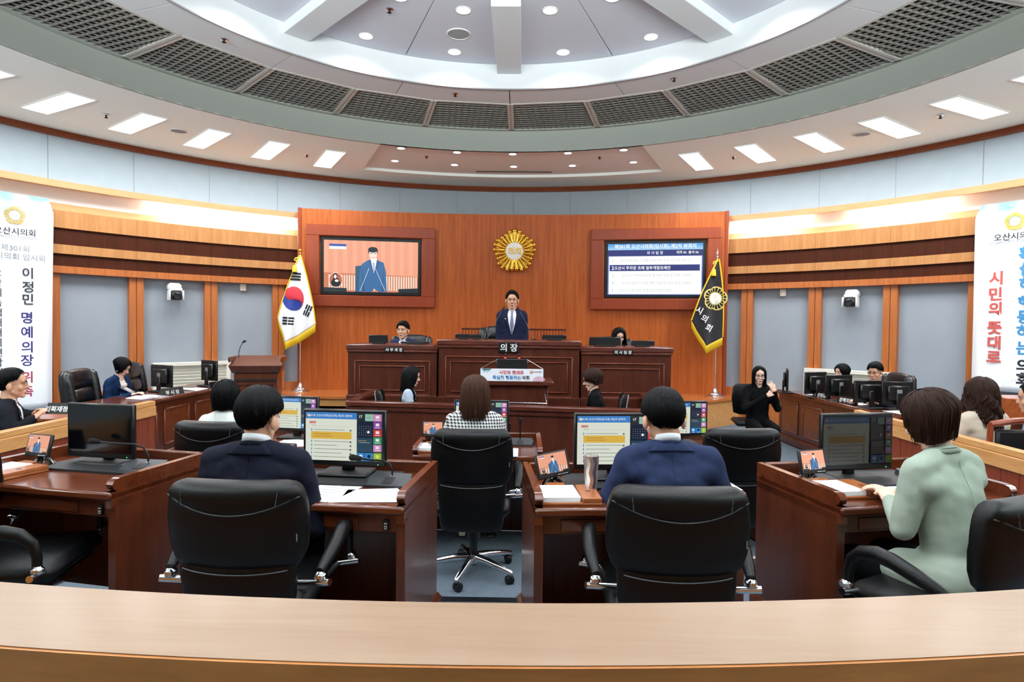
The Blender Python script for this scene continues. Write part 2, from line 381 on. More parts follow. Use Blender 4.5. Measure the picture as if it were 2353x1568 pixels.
# ---------------------------------------------------------------- round wall
wl = MB(); wl.sweep([(8.12, 0), (8.12, 5.1), (8.3, 5.1), (8.3, 0)], 0, 360, 120); wall = struct('wall_round', wl, cove_m, ang=20)
def band(name, prof, m, a0=-180, a1=180, n=120): return MB().sweep(prof, a0, a1, n).build(name, m, wall, ang=20)
band('crown_trim', [(7.88, 4.376), (8.1, 4.376), (8.1, 4.475), (7.91, 4.475)], w_crown)
band('cap_rail', [(7.82, 3.63), (7.86, 3.63), (7.86, 3.70), (8.1, 3.70), (8.1, 3.725), (7.82, 3.725)], w_cap)
band('sloped_board', [(7.80, 3.30), (8.04, 3.43), (8.1, 3.43), (8.1, 3.29), (7.80, 3.29)], w_cap)
SE = 8.15
pm = MB().sweep([(7.945, 3.725), (7.945, 4.376), (8.1, 4.376), (8.1, 3.725)], -SE/2+.05, SE/2-.05, 4, cy=0).mesh('fabric_panel', fabric, ang=20)
band('panel_backing', [(7.952, 3.725), (7.952, 4.376), (8.1, 4.376), (8.1, 3.725)], mat('seam fabric', (150, 160, 168), .95))
bb = []
for nm, r, z0, z1, m in (('veneer_board', 7.80, 3.043, 3.295, w_tan), ('dark_board', 7.835, 2.803, 3.043, w_dband), ('veneer_board', 7.80, 2.672, 2.803, w_tan), ('dark_board', 7.835, 2.492, 2.672, w_dband), ('header_board', 7.79, 2.39, 2.492, w_post)):
    bb.append((nm, MB().sweep([(r, z0), (r, z1), (8.1, z1), (8.1, z0)], -SE/2+.012, SE/2-.012, 4, cy=0).mesh(nm, m, ang=20)))
lp = MB().sweep([(7.93, .62), (7.93, 2.39), (8.1, 2.39), (8.1, .62)], -SE/2+.7, SE/2-.7, 4, cy=0).mesh('fabric_panel', fabric_lo, ang=20)
ps = MB().sweep([(7.84, .5), (7.84, 2.39), (8.1, 2.39), (8.1, .5)], .03, .74, 1, cy=0).mesh('post', w_post, ang=20)
bs = MB().sweep([(7.86, 0), (7.86, .62), (8.1, .62), (8.1, 0)], -SE/2+.012, SE/2-.012, 4, cy=0).mesh('base_board', w_post, ang=20)
for k in range(-11, 12):
    for a in ([SE*(k+.5)] if k < 11 else []):
        M_ = TR((0, CY, 0), -R_(a))
        link('fabric_panel', pm, wall, M_)
        for nm, me in bb: link(nm, me, wall, M_)
        link('fabric_panel', lp, wall, M_); link('base_board', bs, wall, M_)
    link('post', ps, wall, TR((0, CY, 0), -R_(SE*k))); link('post', ps, wall, TR((0, CY, 0), -R_(SE*k-.77)))
wb = MB(); wb.sweep([(7.8, 0), (7.8, 3.29), (8.1, 3.29), (8.1, 0)], 90, 270, 40); wb.build('rear_wall_lining', fabric, wall, ang=20)
tubes = [(-46.3, -39.1), (-38.9, -31), (31, 38.6), (44.8, 53.5)]
for a0, a1 in tubes:
    MB().sweep([(7.96, 3.655), (7.99, 3.655), (7.99, 3.685), (7.96, 3.685)], a0, a1, 6).build('cove_tube', emis_c, wall, ang=20)
fl = MB().lathe([(8.2, -.1), (8.2, 0)], 96, M=TR((0, CY, 0))); floor = struct('floor', fl, carpet)
# ---------------------------------------------------------------- raised tier, stage, steps
tier = MB().box((0, .42, .078), (6.9, 6.04, .155)); o = struct('floor_tier', tier, carpet, smooth=False)
MB().box((0, 3.42, .150), (6.9, .07, .022), bev=.004).build('tier_nosing', mat('dark metal nosing', (52, 54, 58), .3, .8), o)
stg = MB(); pts = [(-4.35, 11.4), (-4.05, 10.7), (-3.5, 10.22), (3.3, 10.32), (4.05, 10.96), (4.3, 11.4), (3, 12.1), (0, 12.5), (-3, 12.1)]
stg.prism(pts, 0, .44); o = struct('floor_stage', stg, w_step, smooth=False)
MB().prism([(x*1.006, y-.03 if y < 11.2 else y) for x, y in pts], .44, .48).build('stage_boards', w_floor, o, smooth=False)
for i, (y, z) in enumerate(((9.92, .32), (9.62, .16))):
    st = MB().box((-2.85, y+.15, z/2), (1.6, .34, z)).build('stage_step', w_step, o, smooth=False)
    MB().box((-2.85, y+.14, z-.015), (1.62, .36, .03), bev=.006).build('step_nosing', w_floor, st)
MB().box((0, 9.3, .238), (4.1, 1.9, .475)).build('podium_platform', w_step, o, smooth=False)

# curved cherry screen wall behind the stage
SR, SCY = 14.9, -3.25
def sw(x, off=0): return (x*(1-off/SR), SCY+sqrt(SR*SR-x*x)-off)
def swa(x): return -math.asin(x/SR)
sw_m = MB(); N = 24; A = math.degrees(math.asin(3.84/SR))
stagewall = struct('wall_stage', MB().sweep([(SR, .48), (SR, 3.78), (SR+.14, 3.78), (SR+.14, .48)], -A, A, N, cy=SCY), w_stage, ang=20)
for sg in (-1, 1):
    e = sw(sg*3.84); MB().box((e[0]+sg*.03, e[1]+.10, 2.13), (.06, .26, 3.31), rz=swa(sg*3.84), bev=.008).build('end_post', w_frame, stagewall)
# ---------------------------------------------------------------- flat pictures on screens (real emitting displays)
def scr(col, e=.95):
    nm = 'screen colour %d %d %d %.2f' % (*col, e)
    if nm not in MATS:
        m = mat(nm, (4, 4, 4), .3); b = m.node_tree.nodes['Principled BSDF']
        b.inputs['Emission Color'].default_value = (*lin(col), 1); b.inputs['Emission Strength'].default_value = e
    return MATS[nm]
class Pic:
    def __init__(s, e=.95): s.mb = MB(); s.mats = []; s.k = 0; s.e = e; s.raw = None
    def mi(s, c):
        m = scr(c, s.e) if isinstance(c, tuple) else c
        if m not in s.mats: s.mats.append(m)
        return s.mats.index(m)
    def poly(s, pts, c):
        s.k += 1; y = -.00012*s.k
        s.mb.add([(x, y, z) for x, z in pts], [tuple(range(len(pts)))], s.mi(c)); return s
    def rect(s, x0, z0, x1, z1, c): return s.poly([(x0, z0), (x1, z0), (x1, z1), (x0, z1)], c)
    def disc(s, x, z, rx, rz, c, n=20): return s.poly([(x+rx*cos(2*pi*i/n), z+rz*sin(2*pi*i/n)) for i in range(n)], c)
    def text(s, body, x, z, size, c, bold=0, sx=1):
        s.k += 1; m = text_mesh(body, size, scr(c, s.e), bold, 0, sx); i = s.mi(c)
        s.mb.add([(v.co.x+x, -.00012*s.k, v.co.z+z) for v in m.vertices], [tuple(p.vertices) for p in m.polygons], i); bpy.data.meshes.remove(m); return s
    def mesh(s, name='screen_picture'): return s.mb.mesh(name, s.mats, smooth=False, fixn=False)
def video_pic(w, h, e=.95, rough=False):
    p = Pic(e); X = lambda u: (u-.5)*w; Z = lambda v: (.5-v)*h
    def q(pts, c): p.poly([(X(a), Z(b)) for a, b in pts][::-1], c)
    q([(0, 0), (1, 0), (1, 1), (0, 1)], (236, 160, 128))
    for i in range(10): q([(.1*i, 0), (.1*i+.045, 0), (.1*i+.045, .66), (.1*i, .66)], (241, 170, 138))
    q([(0, .63), (1, .68), (1, 1), (0, 1)], (206, 126, 92))
    n = 12 if rough else 36
    for i in range(n):
        a = .05+.95*i/n; q([(a, .67+.02*a), (a+.5/n, .67+.02*a), (a+.5/n, .97), (a, .97)], (240, 222, 205))
    q([(0, .92), (.24, .93), (.24, 1), (0, 1)], (40, 52, 56)); q([(.79, .93), (1, .91), (1, 1), (.79, 1)], (32, 44, 50))
    q([(.33, .5), (.4, .48), (.4, 1), (.33, 1)], (56, 92, 120))
    q([(.36, .99), (.375, .62), (.40, .45), (.47, .37), (.56, .37), (.63, .42), (.655, .6), (.665, .99), (.58, 1), (.53, .93), (.50, 1)], (60, 108, 158))
    q([(.4, .5), (.43, .99), (.41, .99)], (44, 84, 128)); q([(.63, .5), (.61, .99), (.625, .99)], (44, 84, 128))
    q([(.48, .34), (.56, .34), (.545, .5), (.525, .64), (.505, .5)], (240, 245, 250)); q([(.515, .42), (.532, .42), (.535, .6), (.525, .64), (.517, .6)], (165, 185, 215))
    q([(.475, .40), (.49, .35), (.52, .60), (.525, .68)], (50, 92, 140)); q([(.565, .35), (.58, .41), (.535, .68), (.53, .62)], (50, 92, 140))
    p.disc(X(.517), Z(.255), .042*w, .105*h, (248, 224, 208)); p.disc(X(.515), Z(.17), .052*w, .055*h, (24, 36, 44)); q([(.465, .2), (.475, .14), (.56, .14), (.567, .2), (.562, .26), (.553, .2), (.48, .2), (.47, .26)], (24, 36, 44))
    q([(.485, .235), (.51, .235), (.51, .245), (.485, .245)], (60, 50, 50)); q([(.525, .235), (.55, .235), (.55, .245), (.525, .245)], (60, 50, 50)); q([(.5, .32), (.535, .32), (.535, .328), (.5, .328)], (190, 110, 100))
    q([(.375, .99), (.472, .53), (.478, .53), (.381, .99)], (205, 210, 215)); q([(.545, .54), (.65, .97), (.644, .97), (.539, .54)], (205, 210, 215))
    p.disc(X(.125), Z(.775), .072*w, .15*h, (245, 225, 220)); p.disc(X(.125), Z(.775), .066*w, .138*h, (190, 100, 76)); q([(.07, .84), (.1, .74), (.15, .74), (.18, .84), (.16, .9), (.09, .9)], (28, 36, 36))
    p.disc(X(.12), Z(.70), .022*w, .055*h, (28, 36, 36)); p.disc(X(.12), Z(.71), .014*w, .038*h, (250, 240, 235)); p.disc(X(.135), Z(.79), .02*w, .025*h, (245, 235, 225))
    q([(.055, .075), (.235, .075), (.235, .12), (.055, .12)], (52, 84, 170)); q([(.055, .12), (.235, .12), (.235, .175), (.055, .175)], (246, 240, 240))
    return p
def ui_pic(w, h, e=.9, full=True):
    p = Pic(e); X = lambda u: (u-.5)*w; Z = lambda v: (.5-v)*h
    R = lambda a, b, c_, d, c: p.rect(X(a), Z(d), X(c_), Z(b), c)
    R(0, 0, 1, 1, (226, 232, 216)); R(0, 0, .665, .135, (62, 132, 205)); R(.665, 0, 1, 1, (30, 42, 52))
    p.disc(X(.045), Z(.07), .018*w, .03*h, (236, 200, 90)); p.text('제301회 오산시의회(임시회)-제2차 본회의', X(.31), Z(.07), .034*w, (236, 244, 252), .01)
    R(.05, .19, .135, .235, (198, 66, 58)); p.text('의사일정', X(.092), Z(.212), .022*w, (250, 240, 236))
    for i, v in enumerate((.34, .58, .66, .74, .82, .9)):
        R(.075, v, .085, v+.05, (60, 110, 190)); R(.11, v+.018, .11+(.40, .49, .3, .47, .36, .42)[i], v+.028, (120, 126, 120)); p.disc(X(.585), Z(v+.03), .012*w, .02*h, (96, 104, 100))
    R(.075, .285, .6, .288, (150, 155, 150)); R(.075, .40, .6, .55, (226, 184, 74)); R(.11, .445, .33, .455, (160, 110, 60)); R(.11, .49, .36, .50, (190, 110, 60))
    R(.08, .265, .14, .272, (140, 144, 140))
    R(.675, .015, .765, .16, (38, 46, 52)); p.text('17', X(.72), Z(.07), .045*w, (250, 250, 250), .02); R(.775, .015, .88, .16, (150, 196, 176)); p.text('10:03', X(.828), Z(.09), .028*w, (60, 110, 96))
    R(.675, .18, .87, .49, (24, 36, 56))
    for i in range(6):
        for j in range(5): p.rect(X(.70+.03*i)-.003*w, Z(.27+.045*j)-.003*w, X(.70+.03*i)+.003*w, Z(.27+.045*j)+.003*w, (190, 205, 220))
    p.disc(X(.82), Z(.385), .016*w, .026*h, (250, 252, 255)); R(.675, .51, .87, .80, (44, 72, 92)); R(.69, .56, .80, .57, (210, 160, 90)); R(.7, .60, .84, .608, (190, 200, 205))
    cols = [(206, 138, 192), (138, 74, 160), (206, 60, 62), (56, 156, 100), (206, 138, 192)]
    for i, c in enumerate(cols):
        a = .015+.157*i; R(.885, a, .99, a+.145, c); R(.915, a+.03, .96, a+.085, (245, 236, 242)); R(.905, a+.11, .97, a+.122, (240, 230, 236))
    for i, c in enumerate([(50, 132, 205), (50, 132, 205), (150, 196, 70)]):
        R(.675+.107*i, .815, .775+.107*i, .985, c); p.disc(X(.725+.107*i), Z(.885), .022*w, .036*h, [(240, 246, 255), (16, 22, 28), (236, 220, 90)][i]); R(.70+.107*i, .955, .75+.107*i, .965, (240, 246, 250))
    return p
def agenda_pic(w, h):
    p = Pic(.84); X = lambda u: (u-.5)*w; Z = lambda v: (.5-v)*h
    R = lambda a, b, c_, d, c: p.rect(X(a), Z(d), X(c_), Z(b), c)
    R(0, 0, 1, 1, (96, 120, 200)); R(0, .12, 1, .24, (34, 46, 118))
    for i in range(8): R(0, .015*i, 1, .015*i+.016, (70+14*i, 150+9*i, 225+3*i))
    p.text('제301회 오산시의회(임시회)-제2차 본회의', X(.5), Z(.06), .05*w, (250, 253, 255), .022, 1.0)
    p.text('의 사 일 정', X(.5), Z(.18), .038*w, (245, 247, 255), .015); p.text('재적 06  출석 06', X(.84), Z(.175), .034*w, (248, 246, 236), .018)
    R(.012, .245, .988, .985, (255, 255, 255))
    for i, t in enumerate(('도시계획시설 단계별 집행계획 수립 의견제시의 건', '', '오산시 지역사회보장 협의체 구성 및 운영 조례안', '오산시 중장기 종합계획 수립 및 관리 운영 조례안', '오산시 사례 관련 조례 일부개정조례안')):
        v = .325+.147*i
        if i == 1: R(.02, v-.06, .97, v+.06, (36, 46, 120)); p.text('2', X(.055), Z(v), .055*w, (255, 255, 255), .02); p.text('오산시 주차장 조례 일부개정조례안', X(.37), Z(v), .043*w, (255, 255, 255), .016, .95)
        else: p.text(str(i+1), X(.055), Z(v), .045*w, (180, 184, 190)); p.text(t, X((.5, 0, .52, .52, .40)[i]), Z(v), .036*w, (196, 198, 204))
    return p

# ---------------------------------------------------------------- screens on the stage wall
def wall_screen(x, xo0, xo1, label, pic):
    xm = (xo0+xo1)/2; bx, by = sw(xm, .012); a = swa(xm); W = abs(xo1-xo0)/cos(a); H = 1.48
    t = thing('wall_screen', label, 'screen', (bx, by, 2.755), a)
    fr = MB(); b = .235
    for (cx_, cz_, sx_, sz_) in ((0, H/2-.10, W, .20), (0, -H/2+.10, W, .20), (-W/2+b/2, 0, b, H-.40), (W/2-b/2, 0, b, H-.40)):
        fr.box((cx_, -.03, cz_), (sx_, .13, sz_), bev=.008)
    fr.build('surround', w_frame, t, ang=30)
    w, h = W-2*b-.03, 1.06
    MB().box((0, .0, 0), (w, .06, h), bev=.01).build('bezel', plastic, t)
    link('screen_picture', pic(w-.12, h-.12), t, TR((0, -.032, 0)))
    return t
wall_screen(-2.6, -3.74, -1.46, 'large wall screen on the left of the stage showing a man in blue', lambda w, h: video_pic(w, h, .9).mesh())
wall_screen(2.6, 1.48, 3.76, 'large wall screen on the right of the stage showing an agenda list', lambda w, h: agenda_pic(w, h).mesh())

def lobes(th, n=5): return abs(cos(n/2*(th-pi/2)))**.55
# gold emblem
ex, ey = sw(.04, 0); em = thing('wall_emblem', 'large gold flower emblem with white centre on the stage wall', 'emblem', (ex, ey-.01, 3.09), 0)
g = MB(); K = 25
for i in range(K):
    th = 2*pi*i/K+pi/2; ro = .285+.095*lobes(th); d = Vector((cos(th), 0, sin(th)))
    g.cap(d*.17+Vector((0, -.035, 0)), d*ro+Vector((0, -.03, 0)), .026, .038, 10)
    g.ell(d*ro+Vector((0, -.035, 0)), (.042, .036, .042), 10, 8)
pl = [((.28+.07*lobes(2*pi*i/70))*cos(2*pi*i/70), (.28+.07*lobes(2*pi*i/70))*sin(2*pi*i/70)) for i in range(70)]
g.prism(pl, 0, .03, M=Matrix.Rotation(pi/2, 4, 'X')); g.lathe([(.155, .0), (.17, .05), (.185, .055), (.19, 0)], 40, M=TR((0, 0, 0), 0, pi/2))
g.build('gold_petals', gold, em)
MB().lathe([(.172, .02), (.172, .052), (.15, .058)], 40, M=TR((0, 0, 0), 0, pi/2)).build('white_disc', white_m, em)
link('lettering', text_mesh('의회', .155, gold, .006, .004), em, TR((0, -.066, 0)))
def flat_emblem(R, parent, M, m_pet, m_out, body='의회'):
    mb = MB(); n = 25; K = 100
    if m_out: mb.prism([(R*(.86+.2*lobes(2*pi*i/K))*cos(2*pi*i/K), R*(.86+.2*lobes(2*pi*i/K))*sin(2*pi*i/K)) for i in range(K)], 0, .001, 1)
    for i in range(n):
        th = 2*pi*i/n+pi/2; ro = R*(.8+.2*lobes(th)); ri = R*.56; hw_ = pi/n*.8
        mb.prism([(ri*cos(th-hw_*.9), ri*sin(th-hw_*.9)), (ro*cos(th-hw_), ro*sin(th-hw_)), (ro*1.03*cos(th), ro*1.03*sin(th)), (ro*cos(th+hw_), ro*sin(th+hw_)), (ri*cos(th+hw_*.9), ri*sin(th+hw_*.9))], .001, .003, 0)
    mb.prism([(R*.5*cos(2*pi*i/30), R*.5*sin(2*pi*i/30)) for i in range(30)], .001, .0025, 2)
    o = mb.build('emblem', [m_pet, m_out or m_pet, white_m], parent, M @ Matrix.Rotation(pi/2, 4, 'X'), smooth=False)
    link('lettering', text_mesh(body, R*.42, m_pet if not m_out else m_out, 0, .0005), o, Matrix.Rotation(-pi/2, 4, 'X') @ TR((0, -.004, 0)))
    return o

# ---------------------------------------------------------------- flags
yel = mat('yellow silk fringe', (238, 196, 40), .45, bump=.6, bscale=120, vs3=(1, 1, .05)); silk = mat('white flag silk', (238, 240, 244), .5, sheen=.3)
def flag(name, label, X, Y, apexw, B, T, fold, cloth_m, fr_len, finial):
    t = thing(name, label, 'flag', (X, Y, .48), 0)
    MB().lathe([(.155, 0), (.16, .012), (.15, .022), (.10, .05), (.095, .065), (.06, .085), (.035, .11), (.03, .15), (.014, .16), (.013, .17)], 32).build('pole_base', chrome, t)
    p = MB().tube([(0, 0, .12), (0, 0, 2.45)], .0105, 12); p.tube([(0, -.012, .42), (0, -.04, .42)], .008, 8); p.build('pole', steel, t)
    fn = MB()
    if finial == 'ball': fn.ell((0, 0, 2.50), (.034, .034, .03)); fn.lathe([(.012, 2.43), (.02, 2.45), (.01, 2.475)], 12)
    else: fn.lathe([(.012, 2.42), (.024, 2.45), (.010, 2.47), (.020, 2.50), (.001, 2.60)], 12)
    fn.build('finial', gold if finial == 'ball' else chrome, t)
    def P(u, v):
        n = len(B)-1; k = min(int(u*n), n-1); s = u*n-k
        bx = B[k][0]+(B[k+1][0]-B[k][0])*s; bz = B[k][1]+(B[k+1][1]-B[k][1])*s
        tx = T[0]+apexw*(u-.5); x = tx+(bx-tx)*v; z = T[1]+(bz-T[1])*v
        x += sin(pi*v)*(.03*(u-.5)*2); return x, z
    NU, NV = 48, 40; cm = MB(); vs = []
    for j in range(NV+1):
        for i in range(NU+1):
            x, z = P(i/NU, j/NV); vs.append((x, fold(x, z), z))
    fs = [(j*(NU+1)+i, j*(NU+1)+i+1, (j+1)*(NU+1)+i+1, (j+1)*(NU+1)+i) for j in range(NV) for i in range(NU)]
    cm.add(vs, fs); c = cm.build('cloth', cloth_m, t, ang=180); sm = c.modifiers.new('thickness', 'SOLIDIFY'); sm.thickness = .006; sm.offset = 1
    fg = MB(); vs = []; NF = 150
    for i in range(NF+1):
        u = i/NF; x, z = P(u, 1); y = fold(x, z)-.004
        for q in (0, .3, 1): vs.append((x+.02*(0), y-(.006 if i % 2 else 0)*q, z+.012-(fr_len+.012+(.012 if i % 2 else 0))*q))
    fs = [(i*3+q, i*3+3+q, i*3+4+q, i*3+1+q) for i in range(NF) for q in range(2)]
    fg.add(vs, fs); f_ = fg.build('fringe', yel, t, ang=5); sm = f_.modifiers.new('thickness', 'SOLIDIFY'); sm.thickness = .008
    br = MB()
    for u in (0, 1): br.tube([(P(u, v/20)[0], fold(*P(u, v/20))-.004, P(u, v/20)[1]) for v in range(21)], .012, 6)
    br.build('gold_border', yel, t)
    ta = MB(); s = -1
    ta.tube([(0, -.02, 2.42), (-.03, -.04, 2.38), (-.05, -.05, 2.30), (-.075, -.05, 2.24)], .008, 6); ta.tube([(.01, -.03, 2.38), (-.08, -.04, 2.36), (-.09, -.05, 2.33), (-.04, -.05, 2.31)], .012, 6)
    ta.lathe([(.016, 0), (.034, -.02), (.044, -.12), (.04, -.125)], 12, M=TR((-.08, -.06, 2.24))); ta.build('tassel', yel, t)
    return t, P
def decal(pts, fold, off, mb, m=0, sub=6):
    # fan triangulated polygon laid on the folded cloth
    n = len(pts); cx_ = sum(p[0] for p in pts)/n; cz_ = sum(p[1] for p in pts)/n; vs = []
    for k in range(sub+1):
        for p in pts:
            x = cx_+(p[0]-cx_)*k/sub; z = cz_+(p[1]-cz_)*k/sub; vs.append((x, fold(x, z)+off, z))
    mb.add(vs, [(k*n+i, k*n+(i+1) % n, (k+1)*n+(i+1) % n, (k+1)*n+i) for k in range(sub) for i in range(n)], m)
fk = lambda x, z: -.05+.03*sin(13*x+1.5*z)*min(1, (2.42-z))+.02*sin(27*x-3*z)*min(1, max(0, (2.0-z)))
q_ = lambda x, y: ((x-283)/507, (1410-y)/507)
kf, P = flag('national_flag', 'white Korean flag with yellow fringe on a chrome pole, left of the stage', -3.73, 10.88, .02, [q_(95, 745), q_(130, 860), q_(165, 965), q_(300, 885), q_(435, 800)], q_(290, 188), fk, silk, .13, 'ball')
dm = MB(); cx_, cz_ = q_(232, 573)
def EL(pts, rot=-55):
    a = R_(rot); return [(cx_+.185*(x*cos(a)-z*sin(a)), cz_+.212*(x*sin(a)+z*cos(a))) for x, z in pts]
full = [(cos(2*pi*i/48), sin(2*pi*i/48)) for i in range(48)]
decal(EL(full), fk, -.011, dm, 1)
red = [(cos(pi*i/24), sin(pi*i/24)) for i in range(25)]+[(-.5-.5*cos(pi*i/12), -.5*sin(pi*i/12)) for i in range(1, 12)]+[(0, 0)]+[(.5-.5*cos(pi*i/12), .5*sin(pi*i/12)) for i in range(1, 12)]
vs = [(x, fk(x, z)-.014, z) for x, z in EL(red)]
bmx = bmesh.new(); bv = [bmx.verts.new(v) for v in vs]; bmx.faces.new(bv); bmesh.ops.triangulate(bmx, faces=bmx.faces); bmx.verts.index_update()
dm.add([v.co[:] for v in bmx.verts], [tuple(v.index for v in f.verts) for f in bmx.faces], 0); bmx.free()
def bars(cx, cy, w, h, rot, pat, gap=.34):
    for r, br in enumerate(pat):
        for (a, b) in ([(-.5, .5)] if not br else [(-.5, -.04), (.04, .5)]):
            zz = (1-r)*gap*h; P4 = [(a*w, zz-.11*h), (b*w, zz-.11*h), (b*w, zz+.11*h), (a*w, zz+.11*h)]; t = R_(rot); o = q_(cx, cy)
            decal([(o[0]+x*cos(t)-z*sin(t), o[1]+x*sin(t)+z*cos(t)) for x, z in P4], fk, -.013, dm, 2, 2)
bars(250, 376, .19, .15, -4, (0, 0, 0)); bars(185, 773, .19, .15, -4, (1, 1, 1)); bars(362, 680, .2, .12, 66, (1, 0, 1))
dm.build('flag_marks', [mat('flag red', (206, 38, 56), .5), mat('flag blue', (38, 58, 150), .5), black], kf, fixn=False)
fk2 = lambda x, z: -.05+.03*sin(12*x+z)*min(1, (2.42-z))+.015*sin(25*x-2*z)
q2 = lambda x, y: ((x-428)/532, (1448-y)/532)
cf, P = flag('council_flag', 'black council flag with yellow fringe and a gold outlined emblem on the right', 3.60, 10.88, .02, [q2(190, 735), q2(258, 855), q2(325, 970), q2(405, 930), q2(486, 888)], q2(432, 165), fk2, mat('black flag velvet', (14, 12, 20), .8, sheen=.4), .13, 'spear')
x0, z0 = q2(405, 530)
eb = MB(); K = 80
decal([(x0+.205*(.84+.2*lobes(2*pi*i/K+.2))*cos(2*pi*i/K), z0+.205*(.84+.2*lobes(2*pi*i/K+.2))*sin(2*pi*i/K)) for i in range(K)], fk2, -.010, eb, 0)
for i in range(20):
    th = 2*pi*(i+.5)/20; ro = .183*(.84+.2*lobes(th+.2)); ri = .115; h_ = pi/20*.72
    decal([(x0+ri*cos(th-h_), z0+ri*sin(th-h_)), (x0+ro*cos(th-h_), z0+ro*sin(th-h_)), (x0+ro*cos(th+h_), z0+ro*sin(th+h_)), (x0+ri*cos(th+h_), z0+ri*sin(th+h_))], fk2, -.014, eb, 1, 3)
decal([(x0+.10*cos(2*pi*i/24), z0+.10*sin(2*pi*i/24)) for i in range(24)], fk2, -.016, eb, 2)
eb.build('emblem', [mat('pale gold thread', (226, 206, 120), .5), black, silk], cf, fixn=False)
for s_, x, y, sz, rt_ in (('의', 398, 512, .075, -20), ('회', 420, 555, .075, -20), ('시', 256, 640, .135, -28), ('의', 300, 716, .135, -28), ('회', 343, 802, .135, -28)):
    o = q2(x, y); link('lettering', text_mesh(s_, sz, mat('pale gold thread', (0, 0, 0)) if sz < .1 else silk, .02 if sz > .1 else 0, .001), cf, Matrix.Translation((o[0], fk2(*o)-.03, o[1])) @ Matrix.Rotation(-R_(rt_), 4, 'Y'))

# ---------------------------------------------------------------- banners on the side walls
def banner(label, sg):
    pa, pb = pol(7.72, 57.2*sg), pol(7.74, 64.0*sg)
    d = (pb-pa).normalized(); L = (pb-pa).length
    if sg < 0: org = pb; ux = -d
    else: org = pa; ux = d
    ny = Vector((0, 0, 1)).cross(ux)      # local y, away from the room
    M_ = Matrix(((ux.x, ny.x, 0, org.x), (ux.y, ny.y, 0, org.y), (0, 0, 1, 0), (0, 0, 0, 1)))
    t = thing('wall_banner', label, 'banner', M=M_); top, bot = 3.42, (.45 if sg < 0 else .88)
    mb = MB(); N = 30; vs = []
    for j in range(N+1):
        z = bot+(top-bot)*j/N; inset = max(0, (z-3.26)/.16)*.075
        fl_ = .04*max(0, 1-(z-bot)/2.6) if sg < 0 else 0
        for i in range(9):
            u = i/8; xx = u*L
            if sg < 0: xx = u*(L+.0-inset-fl_)+0; xx = u*(L-inset-fl_*1.0)
            else: xx = inset+u*(L-inset)
            vs.append((xx, -.01+.012*sin(u*5+z*1.3), z))
    mb.add(vs, [(j*9+i, j*9+i+1, j*9+10+i, j*9+9+i) for j in range(N) for i in range(8)])
    m = mat('printed banner cloth '+str(sg), (248, 250, 254), .6)
    nt = m.node_tree; b = nt.nodes['Principled BSDF']; tc = nt.nodes.new('ShaderNodeTexCoord'); sx = nt.nodes.new('ShaderNodeSeparateXYZ'); nt.links.new(tc.outputs['Object'], sx.inputs[0])
    nz = nt.nodes.new('ShaderNodeTexNoise'); nz.inputs['Scale'].default_value = 4; nz.inputs['Detail'].default_value = 5; nt.links.new(tc.outputs['Object'], nz.inputs['Vector'])
    ma = nt.nodes.new('ShaderNodeMath'); ma.operation = 'MULTIPLY_ADD'; ma.inputs[1].default_value = .55; nt.links.new(nz.outputs[0], ma.inputs[0]); nt.links.new(sx.outputs['Z'], ma.inputs[2])
    cr = nt.nodes.new('ShaderNodeMapRange'); cr.inputs['From Min'].default_value = 3.36; cr.inputs['From Max'].default_value = 3.66; nt.links.new(ma.outputs[0], cr.inputs[0])
    mx = nt.nodes.new('ShaderNodeMix'); mx.data_type = 'RGBA'; mx.inputs['A'].default_value = (*lin((248, 250, 254)), 1); mx.inputs['B'].default_value = (*lin((120, 190, 220)), 1)
    nt.links.new(cr.outputs[0], mx.inputs['Factor']); nt.links.new(mx.outputs['Result'], b.inputs['Base Color'])
    c = mb.build('cloth', m, t, ang=180); so = c.modifiers.new('t', 'SOLIDIFY'); so.thickness = .004
    return t, L
def col_text(t, s, x, zs, size, m, bold=0, sx=1):
    for ch, z in zip(s, zs):
        if ch != ' ': link('lettering', text_mesh(ch, size, m, bold, .0006, sx), t, TR((x, -.026, z)))
bt, L = banner('tall white banner hanging on the left wall, edge of the frame', -1)
inkd = mat('dark print', (40, 44, 52), .7); inkb = mat('navy print', (52, 44, 120), .7); inkr = mat('crimson print', (170, 40, 70), .7); inkl = mat('blue print', (62, 142, 196), .7); inkc = mat('coral print', (206, 92, 84), .7); inkg = mat('grey banner print', (130, 136, 144), .7)
goldp = mat('gold print', (190, 160, 92), .6); goldy = mat('yellow gold print', (226, 186, 80), .6)
flat_emblem(.125, bt, TR((L-.46, -.024, 3.12)), goldp, None)
link('lettering', text_mesh('오산시의회', .105, inkd, .012), bt, TR((L-.46, -.026, 2.905)))
link('lettering', text_mesh('OSAN CITY COUNCIL', .058, inkg, 0, sx=.95), bt, TR((L-.46, -.026, 2.83)))
link('lettering', text_mesh('제301회', .10, inkg, .004), bt, TR((L-.46, -.026, 2.68)))
link('lettering', text_mesh('오산시의회 임시회', .10, inkg, .004), bt, TR((L-.49, -.026, 2.565)))
col_text(bt, '이정민', L-.32, (2.35, 2.16, 1.99), .165, inkd, .014); col_text(bt, '명예의장', L-.335, (1.735, 1.535, 1.33, 1.145), .17, inkb, .014); col_text(bt, '위촉', L-.34, (.91, .72), .17, inkr, .014)
col_text(bt, '오산시녹색어머니연합회', L-.665, [2.335-.134*i for i in range(11)], .125, inkd, .002)
bt, L = banner('tall white banner with red and blue slogan hanging on the right wall', 1)
flat_emblem(.12, bt, TR((.46, -.024, 3.15)), goldy, None)
link('lettering', text_mesh('오산시의회', .105, inkd, .012), bt, TR((.46, -.026, 2.955)))
link('lettering', text_mesh('OSAN CITY COUNCIL', .058, inkg, 0, sx=.95), bt, TR((.46, -.026, 2.885)))
